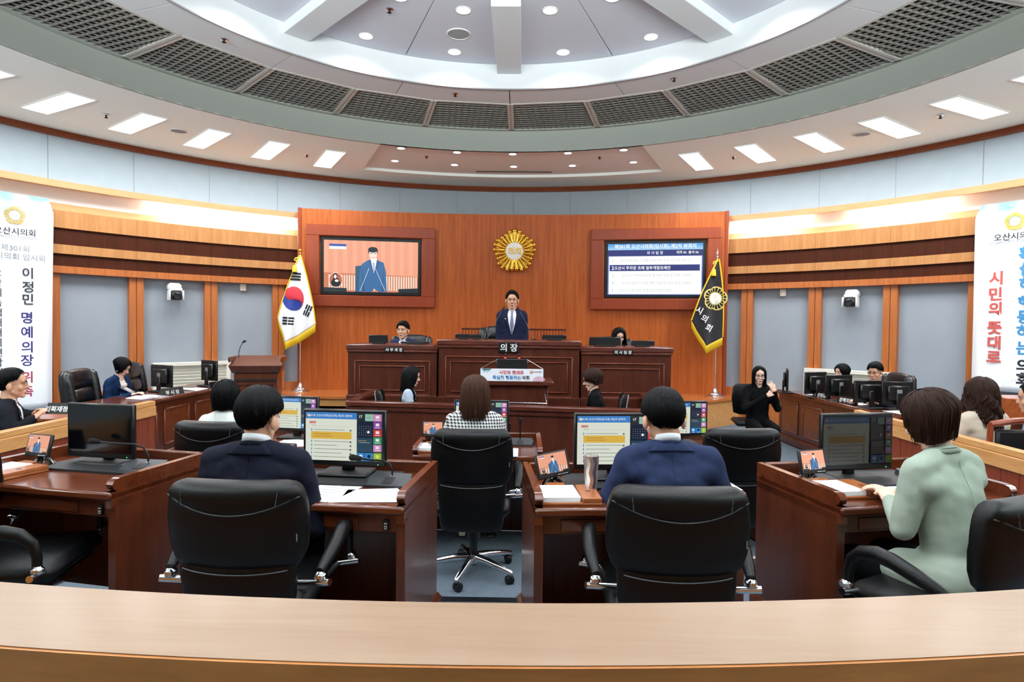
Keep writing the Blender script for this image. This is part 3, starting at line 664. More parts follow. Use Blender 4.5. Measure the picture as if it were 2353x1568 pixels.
col_text(bt, '시민의뜻대로', .265, (2.41, 2.195, 1.995, 1.735, 1.535, 1.345), .19, inkc, .035)
col_text(bt, '확실히', .60, (2.715, 2.515, 2.32), .19, inkl, .035); col_text(bt, '행동하는', .60, (2.07, 1.88, 1.69, 1.47), .19, inkl, .035); col_text(bt, '의회', .60, (1.24, 1.06), .19, inkd, .035)

# ---------------------------------------------------------------- radiators, cameras, small wall boxes
def radiator(label, a0, a1):
    pa, pb = pol(7.83, a0), pol(7.83, a1); d = pb-pa; W = d.length; c = (pa+pb)/2
    t = thing('radiator_cover', label, 'radiator', (c.x, c.y, .40), atan2(d.y, d.x))
    fr = MB()
    for x, z, sx, sz in ((0, .60, W, .06), (0, .02, W, .04), (-W/2+.03, .3, .06, .56), (W/2-.03, .3, .06, .56)): fr.box((x, 0, z), (sx, .10, sz), bev=.004)
    fr.box((0, .08, .3), (W, .02, .6)); fr.build('frame', cream, t)
    lv = MB().box((0, 0, 0), (W-.12, .012, .05), M=TR((0, 0, 0), 0, R_(28))).mesh('louvre', cream, smooth=False)
    for i in range(10): link('louvre', lv, t, TR((0, .0, .07+.053*i)))
radiator('cream louvred radiator cover on the left wall behind the black chairs', -47.3, -38.6)
radiator('cream louvred radiator cover on the right wall behind the staff desk', 39.8, 49.2)
def ptz(label, a):
    p = pol(7.9, a); t = thing('wall_camera', label, 'camera', p+Vector((0, 0, 2.17)), -R_(a)+0)
    t.rotation_euler = (0, 0, -R_(a)); b = MB(); b.box((0, -.05, .10), (.20, .16, .13), bev=.035); b.box((0, -.13, .06), (.19, .12, .07), bev=.02); b.build('mount_housing', white_m, t)
    y = MB(); y.box((-.10, -.14, -.04), (.028, .13, .17), bev=.012); y.box((.10, -.14, -.04), (.028, .13, .17), bev=.012); y.build('yoke', white_m, t)
    h = MB(); h.box((0, -.14, -.04), (.165, .15, .15), bev=.03); h.build('camera_head', plastic, t)
    l = MB(); l.lathe([(.055, 0), (.058, .04), (.048, .045), (.044, .03), (.001, .028)], 24, M=TR((0, -.2, -.055), 0, pi/2)); l.build('lens', mat('dark lens', (30, 32, 40), .08), t)
    return t
ptz('white pan-tilt camera mounted on the left wall panel', -44.9); ptz('white pan-tilt camera mounted on the right wall panel', 44.9)
for sg, lb in ((-1, 'small cream sensor box high on the left wall panel'), (1, 'small cream sensor box high on the right wall panel')):
    p = pol(7.90, 36.9*sg, 2.32); b = MB(); b.box((0, 0, 0), (.10, .06, .13), bev=.01, M=TR((0, 0, 0), -R_(36.9*sg))); b.box((.0, -.034, -.01), (.05, .01, .05), bev=.003, M=TR((0, 0, 0), -R_(36.9*sg)))
    tag(b.build('sensor_box', cream, None, Matrix.Translation(p)), lb, 'sensor')

# ---------------------------------------------------------------- podium desks on the stage
def moulding(parent, x0, x1, z0, z1, y, m, w=.018, d=.016):
    mb = MB()
    for a, b, c_, dd in ((x0, x1, z0, z0), (x0, x1, z1, z1), (x0, x0, z0, z1), (x1, x1, z0, z1)):
        mb.box(((a+b)/2, y-d/2, (c_+dd)/2), (b-a+w, d, dd-c_+w), bev=.005)
    return mb.build('moulding', m, parent)
w_mould = wood('lit walnut moulding', (128, 66, 44), (104, 50, 34), (6, 6, 6), .25, .3)
def podium(label, x0, x1, top, y=7.8, dep=.75):
    t = thing('podium_desk', label, 'desk', (0, 0, 0)); W = x1-x0; c = (x0+x1)/2
    MB().box((c, y+.02, top/2), (W-.02, .04, top-.02)).build('front_panel', w_dark, t, smooth=False)
    for x in (x0+.03, x1-.03): MB().box((x, y+dep/2, top/2), (.04, dep-.04, top-.04)).build('side_panel', w_dark, t, smooth=False)
    MB().box((c, y+dep/2-.02, top-.035), (W+.03, dep, .07), bev=.012).build('top', w_darkh, t)
    MB().box((c, y-.012, top-.085), (W, .02, .03), bev=.006).build('edge_strip', w_darkh, t)
    moulding(t, x0+.10, x1-.10, .80, top-.21, y, w_mould); moulding(t, x0+.16, x1-.16, .86, top-.275, y, w_mould, .014)
    MB().box((c, y-.03, .40), (W, .06, .80), bev=.01).build('plinth', w_dark, t)
    return t
podium('dark wood chairman desk, taller middle section of the podium', -.86, .93, 1.51, 7.76)
podium('dark wood left wing of the podium, lower than the middle', -2.02, -.87, 1.44)
podium('dark wood right wing of the podium, lower than the middle', .94, 2.09, 1.44)
def plate(label, body, x, y, z, w, h, size, rz=0, rx=0, slant=False):
    t = thing('name_plate', label, 'name plate', M=TR((x, y, z), rz) @ Matrix.Rotation(rx, 4, 'X'))
    mb = MB()
    if slant: mb.add([(-w/2, 0, 0), (w/2, 0, 0), (w/2, .07, 0), (-w/2, .07, 0), (-w/2, .035, h), (w/2, .035, h)], [(0, 1, 2, 3), (0, 4, 5, 1), (2, 5, 4, 3), (1, 5, 2), (0, 3, 4)])
    else: mb.box((0, 0, 0), (w, .02, h), bev=.003)
    mb.build('plate', plastic, t, smooth=False)
    Mx = TR((0, -.012, 0)) if not slant else TR((0, .014, h*.45)) @ Matrix.Rotation(-atan2(.035, h), 4, 'X')
    link('lettering', text_mesh(body, size, white_m, .018, .001), t, Mx); return t
plate('black name plate on the middle podium section', '의 장', .035, 7.745, 1.42, .26, .125, .105)
plate('small black name plate on the left podium wing', '사 무 과 장', -1.42, 7.785, 1.375, .25, .058, .048)
plate('small black name plate on the right podium wing', '의 사 팀 장', 1.47, 7.785, 1.375, .25, .058, .048)

# slatted screen behind the chairman
t = thing('slatted_screen', 'low slatted wooden screen behind the standing man', 'screen', (.06, 10.3, .48))
MB().box((0, 0, 1.155), (1.74, .05, .03), bev=.006).build('top_rail', w_dark, t); MB().box((0, 0, .06), (1.74, .05, .05), bev=.006).build('bottom_rail', w_dark, t)
slt = MB().box((0, 0, .61), (.018, .04, 1.06)).mesh('slat', w_redp, smooth=False)
for i in range(35): link('slat', slt, t, TR((-.85+.05*i, 0, 0)))

# ---------------------------------------------------------------- clerks' pit, lectern
pt = thing('clerks_enclosure', 'low dark wood enclosure in front of the podium around the two clerks', 'partition', (0, 0, 0))
a, b = Vector((-1.68, 6.72, 0)), Vector((1.72, 6.28, 0)); d = b-a; M_ = TR((a+b)/2, atan2(d.y, d.x)); W = d.length
MB().box((0, 0, .40), (W, .05, .80)).build('front_panel', w_dark, pt, M_, smooth=False); MB().box((0, 0, .83), (W+.06, .12, .055), bev=.01).build('rail', w_darkh, pt, M_)
MB().box((0, -.03, .775), (W, .03, .04), bev=.006).build('rail_moulding', w_dark, pt, M_)
for sg, p in ((-1, a), (1, b)):
    q = Vector((p.x+.0*sg, 7.74, 0)); dd = q-p; Mx = TR((p+q)/2, atan2(dd.y, dd.x)-pi/2)
    MB().box((0, 0, .40), (.05, dd.length, .80)).build('side_panel', w_dark, pt, Mx, smooth=False); MB().box((0, 0, .83), (.10, dd.length, .055), bev=.01).build('rail', w_darkh, pt, Mx)
lt = thing('lectern', 'reddish wood lectern in front of the podium carrying a small banner', 'lectern', (.16, 7.05, 0))
MB().box((0, 0, .52), (.66, .42, 1.04), bev=.01).build('body', w_dark, lt); MB().box((0, -.02, 1.06), (.78, .5, .05), bev=.01).build('top', w_darkh, lt)
bn = thing('lectern_banner', 'small white banner with red and blue slogan on the lectern', 'banner', (.09, 6.77, 1.155))
MB().box((0, 0, 0), (.69, .008, .135)).build('board', mat('white banner board', (236, 240, 246), .6), bn, smooth=False)
link('lettering', text_mesh('시민의 뜻대로', .047, mat('red print', (196, 50, 64), .6), .02), bn, TR((-.005, -.006, .028)))
link('lettering', text_mesh('확실히 행동하는', .047, mat('cyan print', (40, 130, 190), .6), .02), bn, TR((-.055, -.006, -.028)))
link('lettering', text_mesh('의회', .047, inkd, .02), bn, TR((.152, -.006, -.028)))
flat_emblem(.018, bn, TR((.215, -.006, .036)), mat('orange print', (210, 130, 60), .6), None, '의회')
link('lettering', text_mesh('오산시의회', .018, inkd, .0), bn, TR((.283, -.006, .037)))
fw_ = MB()
for i in range(14):
    th = pi*i/13*.9+.2; fw_.add([(.30, -.005, -.066), (.30+.07*cos(th), -.0052, -.066+.055*sin(th)), (.30+.07*cos(th+.16), -.0052, -.066+.055*sin(th+.16))], [(0, 1, 2)])
fw_.build('flower_print', mat('pink print', (222, 170, 190), .7), bn, fixn=False)
fw_ = MB()
for i in range(9): fw_.add([(-.335+.012*i, -.005, .066), (-.335+.012*i+.03, -.005, .066), (-.335+.008*i, -.005, .05-.012*((i*5) % 4))], [(0, 1, 2)])
fw_.build('splash_print', mat('teal print', (140, 200, 206), .7), bn, fixn=False)
tag(MB().tube([(-.25, 6.78, 1.225), (-.08, 7.05, 1.31)], .002, 5).tube([(.43, 6.78, 1.225), (.26, 7.05, 1.31)], .002, 5).build('banner_cord', steel), 'thin pale cords holding the small lectern banner', 'cord')

# ---------------------------------------------------------------- monitors and desk gear
def monitor(label, M_, w=.44, h=.29, pic=None, stand=.05, back=False, cat='monitor', name='desk_monitor'):
    t = thing(name, label, cat, M=M_); zc = stand+h/2
    mb = MB().box((0, 0, zc), (w, .028, h), bev=.006); mb.box((0, .03, zc), (w*.7, .04, h*.66), bev=.015); mb.build('housing', plastic, t)
    MB().box((0, -.0148, zc+.006), (w-.03, .002, h-.045)).build('screen', mat('dark glass screen', (7, 9, 12), .12), t, smooth=False)
    if pic: link('screen_picture', pic, t, TR((0, -.0162, zc+.006)))
    s = MB().box((0, .05, stand/2+.06), (.07, .025, stand+.16), bev=.008); s.build('stand_neck', plastic, t); MB().box((0, .03, .008), (.26, .18, .016), bev=.007).build('stand_base', plastic_m, t)
    l = MB().box((w/2-.04, -.0155, stand+.011), (.006, .002, .004)); l.build('power_light', mat('green led', (90, 220, 120), .4, emit=1), t, smooth=False)
    if back: MB().box((0, .051, zc+.02), (.06, .003, .05)).build('rear_sticker', mat('grey sticker', (120, 120, 124), .6), t, smooth=False)
    return t
UI = ui_pic(.41, .248, .72).mesh(); UID = ui_pic(.41, .248, .045).mesh(); VID = video_pic(.148, .094, .8, True).mesh(); VIDP = video_pic(.148, .094, .95, True).mesh()
def small_monitor(label, M_, pic=None):
    t = thing('small_video_monitor', label, 'monitor', M=M_); tl = Matrix.Rotation(-R_(14), 4, 'X')
    Mz = TR((0, 0, .115)) @ tl
    MB().box((0, 0, 0), (.172, .018, .122), bev=.006).build('housing', plastic_m, t, Mz); link('screen_picture', pic or VID, t, Mz @ TR((0, -.0102, .007)))
    k = MB()
    for i in range(5): k.box((.02+.011*i, -.0105, -.052), (.006, .003, .003))
    k.build('buttons', white_m, t, Mz, smooth=False)
    s = MB()
    for i in range(6):
        th = 2*pi*i/6+.3; s.tube([(0, .02, .05), (.03*cos(th), .02+.03*sin(th), .035), (.06*cos(th), .02+.05*sin(th), .008), (.068*cos(th), .02+.056*sin(th), .008)], (.012, .011, .008, .006), 8)
    s.cap((0, .02, .05), (0, .015, .09), .012, .01); s.build('claw_stand', mat('gloss black', (10, 10, 10), .08, coat=1), t)
    return t
def mic(label, M_, reach=.0, up_=.11, cat='microphone'):
    t = thing('conference_microphone', label, cat, M=M_)
    mb = MB(); n = 2; prof = [(-.10, -.075), (.10, -.075), (.115, .0), (.10, .06), (-.10, .06), (-.115, .0)]
    mb.add([(x, y, 0) for x, y in prof]+[(x*.93, y, .012+.03*(y+.075)/.135) for x, y in prof], [tuple(range(5, -1, -1)), tuple(range(6, 12))]+[(i, (i+1) % 6, 6+(i+1) % 6, 6+i) for i in range(6)])
    mb.build('base', mat('graphite plastic', (50, 52, 56), .5), t, ang=25)
    MB().box((0, -.02, .028), (.05, .07, .004), M=TR((0, 0, 0), 0, R_(12))).build('speaker_pad', plastic_m, t, smooth=False)
    pts = [(0, .03, .03), (0, .032, .03+up_*.35)]
    if reach: pts += [(-.02*reach, .03, .03+up_*.8), (-.06*reach, .02, .03+up_), (-.13*reach, -.0, .035+up_), (-.20*reach, -.02, .045+up_)]
    else: pts += [(0, .03, .03+up_*.7), (0, .025, .03+up_)]
    MB().tube(pts, .0055, 8).build('gooseneck', plastic, t)
    e = Vector(pts[-1]); dd = (e-Vector(pts[-2])).normalized(); MB().cap(e, e+dd*.038, .012, .0165, 12).build('foam_head', mat('black foam', (12, 12, 12), .95, bump=.5, bscale=700), t)
    MB().lathe([(.011, .026), (.011, .034), (.006, .036)], 12, M=TR((0, .03, 0))).build('chrome_collar', chrome, t); return t
def tray(label, M_, n=1):
    t = thing('document_tray', label, 'tray', M=M_); o_ = wood('honey tray wood', (176, 104, 58), (146, 80, 42), (3, 14, 14), .3, .3) if 'honey tray wood' not in MATS else MATS['honey tray wood']
    b = MB().box((0, 0, .007), (.27, .24, .014), bev=.003); b.build('base', o_, t); MB().box((.09, 0, .024), (.088, .24, .02), bev=.003).build('lid', o_, t); MB().box((-.045, .128, .024), (.09, .055, .022), bev=.003).build('grip', o_, t)
    MB().lathe([(.013, .0342), (.013, .0348), (.011, .035)], 16, M=TR((.09, 0, 0))).build('stamped_mark', mat('dark stamp', (84, 44, 22), .5), t)
    p = thing('paper_stack', label.replace('wooden document tray', 'stack of white paper lying in the tray').replace('tray with paper', 'stack'), 'paper', M=M_ @ TR((-.045, -.005, .0145)))
    for i in range(4): MB().box((.001*(i % 2), .001*i, .0025+.005*i), (.165, .215, .0046), rz=.01*(i-1)).build('paper_pad', paper, p, smooth=False)
    lines(p, .02+.0018, .12, .12, 6); return t
def lines(parent, z, w, h, n):
    mb = MB(); rr = random.Random(n)
    for i in range(n): mb.box((-.01*rr.random(), h/2-h*i/n, z), (w*(.6+.4*rr.random()), .003, .0006))
    mb.build('print', ink, parent, smooth=False)
def sheets(label, M_, offs=((0, 0, 0),)):
    t = thing('paper_sheets', label, 'paper', M=M_)
    for i, (x, y, r) in enumerate(offs):
        s = MB().box((0, 0, 0), (.21, .297, .0012)).build('sheet', paper, t, TR((x, y, .001+.0016*i), r), smooth=False)
    lines(t, .0016*len(offs)+.0012, .15, .2, 5); return t

# ---------------------------------------------------------------- council desks
def council_desk(label, loc, rz, wid=.95, dep=.65, top=.75, plinth=True):
    t = thing('council_desk', label, 'desk', loc, rz); hw_ = wid/2; hd = dep/2; th = .035
    MB().box((0, -.005, top-.02), (wid, dep+.01, .04), bev=.01).build('desktop', w_deskh, t)
    for sg in (-1, 1):
        MB().box((sg*(hw_-.02), .01, (top-.04)/2+.02), (.04, dep-.02, top-.08)).build('side_panel', w_desk, t, smooth=False)
        # raised side rim with a rounded front end
        x = sg*(hw_-.018); pf = [(-hd+.035, 0), (-hd+.012, .012), (-hd+.004, .034), (-hd+.018, .054), (-hd+.05, .06), (hd, .06), (hd, -.075), (-hd+.0, -.075), (-hd, 0)]
        mb = MB(); mb.prism([(y, z) for y, z in pf], -.018, .018, M=Matrix(((0, 0, 1, x), (1, 0, 0, 0), (0, 1, 0, top), (0, 0, 0, 1)))); mb.build('side_rim', w_deskh, t, ang=50)
        if plinth: 
            MB().box((sg*(hw_-.01), .02, .045), (.07, dep+.02, .09), bev=.02).build('plinth', w_desk, t)
    MB().box((0, hd-.018, top+.0), (wid-.04, .036, .12), bev=.006).build('back_rim', w_deskh, t)
    MB().box((0, hd-.06, top/2-.02), (wid-.08, .02, top-.06)).build('modesty_panel', w_desk, t, smooth=False)
    MB().box((0, -hd+.05, top-.085), (wid-.08, .03, .09), bev=.004).build('apron', w_desk, t)
    MB().box((-.05, -hd+.033, top-.088), (wid-.34, .012, .055), bev=.003).build('drawer_front', w_deskh, t)
    MB().box((hw_-.09, -hd+.028, top-.095), (.028, .012, .05), bev=.004).build('power_outlet', plastic_m, t)
    MB().box((hw_-.09, -hd+.0215, top-.085), (.014, .002, .004)).box((hw_-.094, -hd+.0215, top-.098), (.004, .002, .007)).box((hw_-.086, -hd+.0215, top-.098), (.004, .002, .007)).box((hw_-.09, -hd+.0215, top-.108), (.012, .002, .003)).build('outlet_marks', white_m, t, smooth=False)
    return t
DK = {}
def desk(key, label, loc, rz, **k):
    DK[key] = (TR(loc, rz), k.get('top', .75)); o = council_desk(label, loc, rz, **k); return o
def on(key, x, y, rz=0, dz=.0):
    M_, top = DK[key]; return M_ @ TR((x, y, top+dz), rz)
dl = desk('LF', 'mahogany council desk at far left in the near row, monitor switched off', (-2.10, 3.217, .155), R_(-11))
desk('L', 'mahogany council desk in front of the dark-suited man in the near row', (-.755, 3.025, .155), R_(-5))
desk('R', 'mahogany council desk with the steel tumbler in the near row', (.706, 3.03, .155), R_(4.7))
desk('RF', 'mahogany council desk in front of the woman in the green jacket', (2.02, 3.16, .155), R_(11.5))
desk('C', 'mahogany council desk of the woman in houndstooth, second row', (-.12, 4.79, 0), 0)
desk('L2', 'mahogany council desk in the second row on the left, mostly hidden', (-1.78, 4.92, 0), R_(-9))
desk('R2', 'mahogany council desk in the second row on the right, behind the empty chair', (1.62, 4.92, 0), R_(9))
matb = mat('black desk mat', (26, 28, 31), .55)
for k, lb in (('LF', 'far left near-row'), ('L', 'left near-row'), ('R', 'right near-row'), ('RF', 'far right near-row')):
    mb = MB(); mb.prism([(-.33, -.04), (.33, -.04), (.29, .26), (-.29, .26)], 0, .012); tag(mb.build('monitor_mat', matb, None, on(k, .02, 0), smooth=False), f'black sloping board under the monitor on the {lb} desk', 'mat')
monitor('black switched-off monitor on the far left near-row desk', on('LF', -.05, .14, R_(2), .004), .42, .30, stand=.035)
monitor('monitor with blue header in front of the dark-suited man', on('L', .03, .14, R_(0), .012), pic=UI)
monitor('monitor partly hidden by the steel tumbler and the navy-suited man', on('R', -.01, .14, 0, .012), pic=UI)
monitor('monitor with a very dim picture beside the woman in green', on('RF', -.02, .14, 0, .0), .43, .30, pic=UID)
monitor('monitor behind the head of the woman in houndstooth', on('C', 0, .14), pic=UI, stand=.06)
monitor('monitor in the second row left of the stage steps, behind the young man', on('L2', .09, .13, 0), pic=UI, stand=.06)
monitor('monitor in the second row right, beside the navy-suited man', on('R2', -.1, .13, 0), pic=UI, stand=.06)
plate('name plate standing behind the houndstooth woman\'s monitor, mostly hidden', '유 지 선', -.02, 5.04, .86, .26, .075, .05)
small_monitor('small tilted video monitor on the far left near-row desk', on('LF', -.33, .02, R_(-4)))
small_monitor('small video monitor half hidden behind the dark-suited man\'s neck', on('L', -.30, .10, R_(-6)))
small_monitor('small tilted video monitor left of the steel tumbler', on('R', -.34, .02, R_(14)) @ Matrix.Rotation(R_(-8), 4, 'Y'))
small_monitor('small bright video monitor on the far right near-row desk', on('RF', -.33, .07, R_(10)), VIDP)
small_monitor('small video monitor left of the woman in houndstooth', on('C', -.385, .10, R_(4)))
mic('conference microphone reaching left on the far left near-row desk', on('LF', .26, .10, R_(5)), 1.25, .10)
mic('conference microphone on the dark-suited man\'s desk beside papers', on('L', .30, .04, R_(-3)), .75, .08)
mic('conference microphone standing upright on the houndstooth woman\'s desk', on('C', .31, .12), 0, .13)
mic('conference microphone on the far right near-row desk behind the sleeve', on('RF', .34, .1), 0, .05)
tray('wooden document tray with paper on the far left desk', on('LF', -.33, -.16, R_(-6)))
tray('wooden document tray with paper beside the steel tumbler', on('R', -.305, -.175, R_(-1)))
tray('wooden document tray with paper on the far right near-row desk', on('RF', -.28, -.10, R_(-4)))
tray('wooden document tray with paper left of the houndstooth woman', on('C', -.33, -.14, R_(2)))
tag(MB().box((0, 0, .005), (.075, .15, .009), bev=.004).build('phone', mat('black phone', (14, 14, 16), .15), None, on('C', -.31, -.12, R_(-50), .046)), 'black phone lying on papers left of the houndstooth woman', 'phone')
sheets('white printed sheets left of the dark-suited man\'s sleeve', on('L', .05, -.14, R_(-14)), ((0, 0, 0), (.01, .01, .05)))
sheets('overlapping white printed sheets near the front edge of the left near-row desk', on('L', .245, -.175, R_(-76)), ((0, 0, 0), (.02, .05, -.1)))
sheets('white sheet under the hand of the woman in green', on('RF', .06, -.14, R_(38)), ((0, 0, 0),))
sheets('white sheets on the second-row left desk', on('L2', .18, -.12, R_(10)), ((0, 0, 0), (.03, .05, .2)))
sheets('small white sheet right of the houndstooth woman', on('C', .19, -.2, 0), ((0, 0, 0),))
# steel tumbler: faceted body
tb = thing('steel_tumbler', 'tall faceted stainless steel tumbler on the near desk', 'tumbler', M=on('R', -.19, -.12))
mb = MB(); vs = []; n = 12; prof = [(.028, 0), (.030, .004), (.029, .04), (.0315, .075), (.0335, .11), (.0355, .15), (.037, .18), (.0375, .188), (.0345, .188), (.033, .17), (.001, .165)]
for i, (r, z) in enumerate(prof):
    for j in range(n):
        k = 1-.055*((j+i) % 2) if 1 < i < 6 else 1; vs.append((r*k*cos(2*pi*j/n+.26*(i % 2 if 1 < i < 6 else 0)), r*k*sin(2*pi*j/n+.26*(i % 2 if 1 < i < 6 else 0)), z))
fs = [(i*n+j, i*n+(j+1) % n, (i+1)*n+(j+1) % n, (i+1)*n+j) for i in range(len(prof)-1) for j in range(n)]
mb.add(vs, fs+[tuple(range(n-1, -1, -1))]); mb.build('body', steel, tb, ang=14)
cp = thing('black_cup', 'black cup on the dark-suited man\'s desk beside his shoulder', 'cup', M=on('L', -.16, .02))
MB().lathe([(.032, 0), (.036, .002), (.042, .09), (.045, .092), (.041, .092), (.036, .02), (.001, .018)], 24).build('body', plastic, cp)
bt_ = thing('green_bottle', 'small green bottle beside the houndstooth woman', 'bottle', M=on('C', .19, .02)); MB().lathe([(.022, 0), (.024, .01), (.024, .05), (.012, .068), (.011, .08), (.001, .08)], 16).build('body', mat('green glass', (16, 84, 60), .1), bt_)

# lectern on the left
ll = thing('side_lectern', 'dark red wooden lectern standing at the left wall beside the flag', 'lectern', (-3.56, 8.75, 0), R_(14))
MB().box((0, 0, .50), (.58, .42, 1.0), bev=.01).build('body', w_desk, ll)
mb = MB(); mb.add([(-.35, -.27, 1.10), (.35, -.27, 1.10), (.33, .26, 1.22), (-.33, .26, 1.22), (-.31, -.23, 1.0), (.31, -.23, 1.0), (.31, .22, 1.0), (-.31, .22, 1.0)], [(0, 1, 2, 3), (0, 4, 5, 1), (1, 5, 6, 2), (2, 6, 7, 3), (3, 7, 4, 0), (4, 7, 6, 5)]); mb.build('reading_top', w_desk, ll, ang=20)
for sg in (-1, 1): MB().box((sg*.34, 0, 1.185), (.022, .54, .07), M=TR((0, 0, 0))@Matrix.Identity(4), bev=.008).build('side_rim', w_deskh, ll)
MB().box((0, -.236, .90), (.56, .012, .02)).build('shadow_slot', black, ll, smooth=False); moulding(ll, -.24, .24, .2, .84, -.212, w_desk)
for sg in (-1, 1): MB().lathe([(.022, 0), (.022, .012), (.008, .014)], 16, M=TR((sg*.23, -.235, 1.02), 0, pi/2)).build('round_socket', plastic_m, ll)
gm = thing('gooseneck_microphone', 'gooseneck microphone rising from the left lectern', 'microphone', M=TR((-3.83, 8.72, 1.20)))
MB().tube([(0, 0, 0), (0, 0, .08), (.02, 0, .15), (.05, -.01, .2), (.07, -.02, .22)], .005, 8).build('neck', plastic, gm); MB().cap((.07, -.02, .22), (.10, -.03, .235), .014, .017).build('foam_head', plastic_m, gm)

# ---------------------------------------------------------------- staff desks, side partitions
def staff_desk(label, sg):
    t = thing('staff_desk', label, 'desk'); y0, y1 = 6.75, 9.45; x0, x1 = 4.22*sg, 4.13*sg
    p, q = Vector((x0, y0, 0)), Vector((x1, y1, 0)); d = q-p; L = d.length; a = atan2(d.y, d.x); M_ = TR((p+q)/2, a)
    s = -1 if sg > 0 else 1            # local y sign pointing behind the desk
    s = -sg
    MB().box((0, s*.02, .37), (L, .04, .70)).build('front_panel', w_desk, t, M_, smooth=False); MB().box((0, s*.34, .735), (L+.04, .74, .035), bev=.008).build('desktop', w_deskh, t, M_)
    MB().box((0, 0, .745), (L+.04, .05, .05), bev=.01).build('edge', w_deskh, t, M_)
    MB().box((0, -s*.02, .06), (L+.02, .06, .12), bev=.02).build('plinth', w_desk, t, M_)
    for e in (-1, 1): MB().box((e*(L/2-.02), s*.34, .37), (.04, .66, .70)).build('side_panel', w_desk, t, M_, smooth=False)
    n = 4; pw = L/n
    for i in range(n):
        x = -L/2+pw*(i+.5); mm = TR((0, 0, 0)); Mf = M_ @ Matrix.Diagonal((1, -s, 1, 1)) if False else M_
        fr = MB()
        for a_, b_, c_, e_ in ((x-pw/2+.08, x+pw/2-.08, .62, .62), (x-pw/2+.08, x+pw/2-.08, .19, .19), (x-pw/2+.08, x-pw/2+.08, .19, .62), (x+pw/2-.08, x+pw/2-.08, .19, .62)):
            fr.box(((a_+b_)/2, -s*.006, (c_+e_)/2), (b_-a_+.03, .022, e_-c_+.03), bev=.007)
        fr.build('panel_frame', w_mould, t, M_); MB().box((x, -s*.002, .405), (pw-.19, .008, .40)).build('burl_panel', w_burl, t, M_, smooth=False)
    return t
staff_desk('long dark wood staff desk along the left side', -1); staff_desk('long dark wood staff desk along the right side', 1)
def side_partition(label, sg):
    t = thing('side_partition', label, 'partition'); p, q = Vector((3.53*sg, 6.16, 0)), Vector((3.55*sg, 1.0, 0)); d = q-p; L = d.length; M_ = TR((p+q)/2, atan2(d.y, d.x))
    MB().box((0, 0, .875), (L, .07, .05), bev=.006).build('top_rail', w_rail, t, M_); MB().box((0, 0, .80), (L, .085, .10), bev=.006).build('rail_face', w_rail, t, M_); MB().box((0, 0, .375), (L-.02, .05, .75)).build('panel', w_redp, t, M_, smooth=False)
    b = MB().box((0, 0, .38), (.012, .058, .74)).mesh('batten', w_redp, smooth=False)
    for i in range(int(L/.16)): link('batten', b, t, M_ @ TR((-L/2+.1+.16*i, 0, 0)))
side_partition('low red-brown partition with tan rail on the left', -1); side_partition('low red-brown partition with tan rail on the right', 1)
plate('black name plate on the left officials\' desk, large white letters', '기획재정국장', -3.60, 5.02, .93, .26, .085, .052, R_(2), slant=True)
plate('black slanted name plate behind the monitor on the left staff desk', '부 시 장', -4.22, 7.75, .76, .34, .10, .06, R_(70), slant=True)
plate('farther black name plate on the left staff desk', '시 장', -4.14, 8.75, .76, .26, .09, .06, R_(72), slant=True)
plate('black name plate at the far end of the right staff desk', '의정팀장', 4.22, 8.38, .76, .28, .09, .06, R_(-75), slant=True)
plate('black name plate in the middle of the right staff desk', '정책지원', 4.26, 7.80, .76, .28, .09, .06, R_(-75), slant=True)
mz = lambda x, y, rz, z=.755: TR((x, y, z), R_(rz))
monitor('black monitor between the woman in navy and the empty chair, left desk', mz(-4.66, 8.25, 158), .40, .30, stand=.06, back=True)
monitor('black monitor at the far end of the left staff desk', mz(-4.42, 9.05, 152), .36, .30, stand=.08, back=True)
monitor('thin monitor seen edge-on at the far end of the right staff desk', mz(4.10, 9.12, 68), .46, .31, stand=.04)
monitor('black monitor back, far one of the overlapping pair', mz(4.22, 8.5, 198), .36, .30, stand=.05, back=True)
monitor('black monitor back, near one of the overlapping pair', mz(4.30+.04, 8.12, 196), .42, .27, stand=.07, back=True)
monitor('black monitor back with a curved seam near the partition', mz(4.36, 7.45, 192), .41, .26, stand=.07)
monitor('black monitor back with a white sticker, nearest the banner', mz(4.62, 7.32, 178), .36, .27, stand=.06, back=True)
def book(label, M_):
    t = thing('open_book', label, 'book', M=M_); 
    for sg in (-1, 1):
        mb = MB(); n = 7; vs = []
        for i in range(n):
            x = sg*.20*i/(n-1); z = .022*sin(pi*(i/(n-1))**.6)*(1-.4*i/(n-1))+.006
            vs += [(x, -.13, z), (x, .13, z), (x, .13, 0), (x, -.13, 0)]
        mb.add(vs, [(i*4+k, i*4+(k+1) % 4, i*4+4+(k+1) % 4, i*4+4+k) for i in range(n-1) for k in range(4)]+[(0, 1, 2, 3), tuple((n-1)*4+k for k in (3, 2, 1, 0))]); mb.build('pages', paper, t)
book('open book lying before the woman in navy', mz(-4.42, 7.55, 70, .757))
sheets('loose papers between the two monitors on the left staff desk', mz(-4.3, 8.5, 60, .757), ((0, 0, 0), (.06, .1, .2), (-.05, .2, .4)))
sheets('loose papers on the right staff desk beyond the monitor pair', mz(4.42, 8.85, 40, .757), ((0, 0, 0), (.1, .05, .3)))
sheets('loose papers on the right staff desk before the man in glasses', mz(4.40, 7.85, 30, .757), ((0, 0, 0), (.05, .12, .5)))
sheets('white sheet on the right staff desk near its partition end', mz(4.5, 7.05, 10, .757), ((0, 0, 0),))
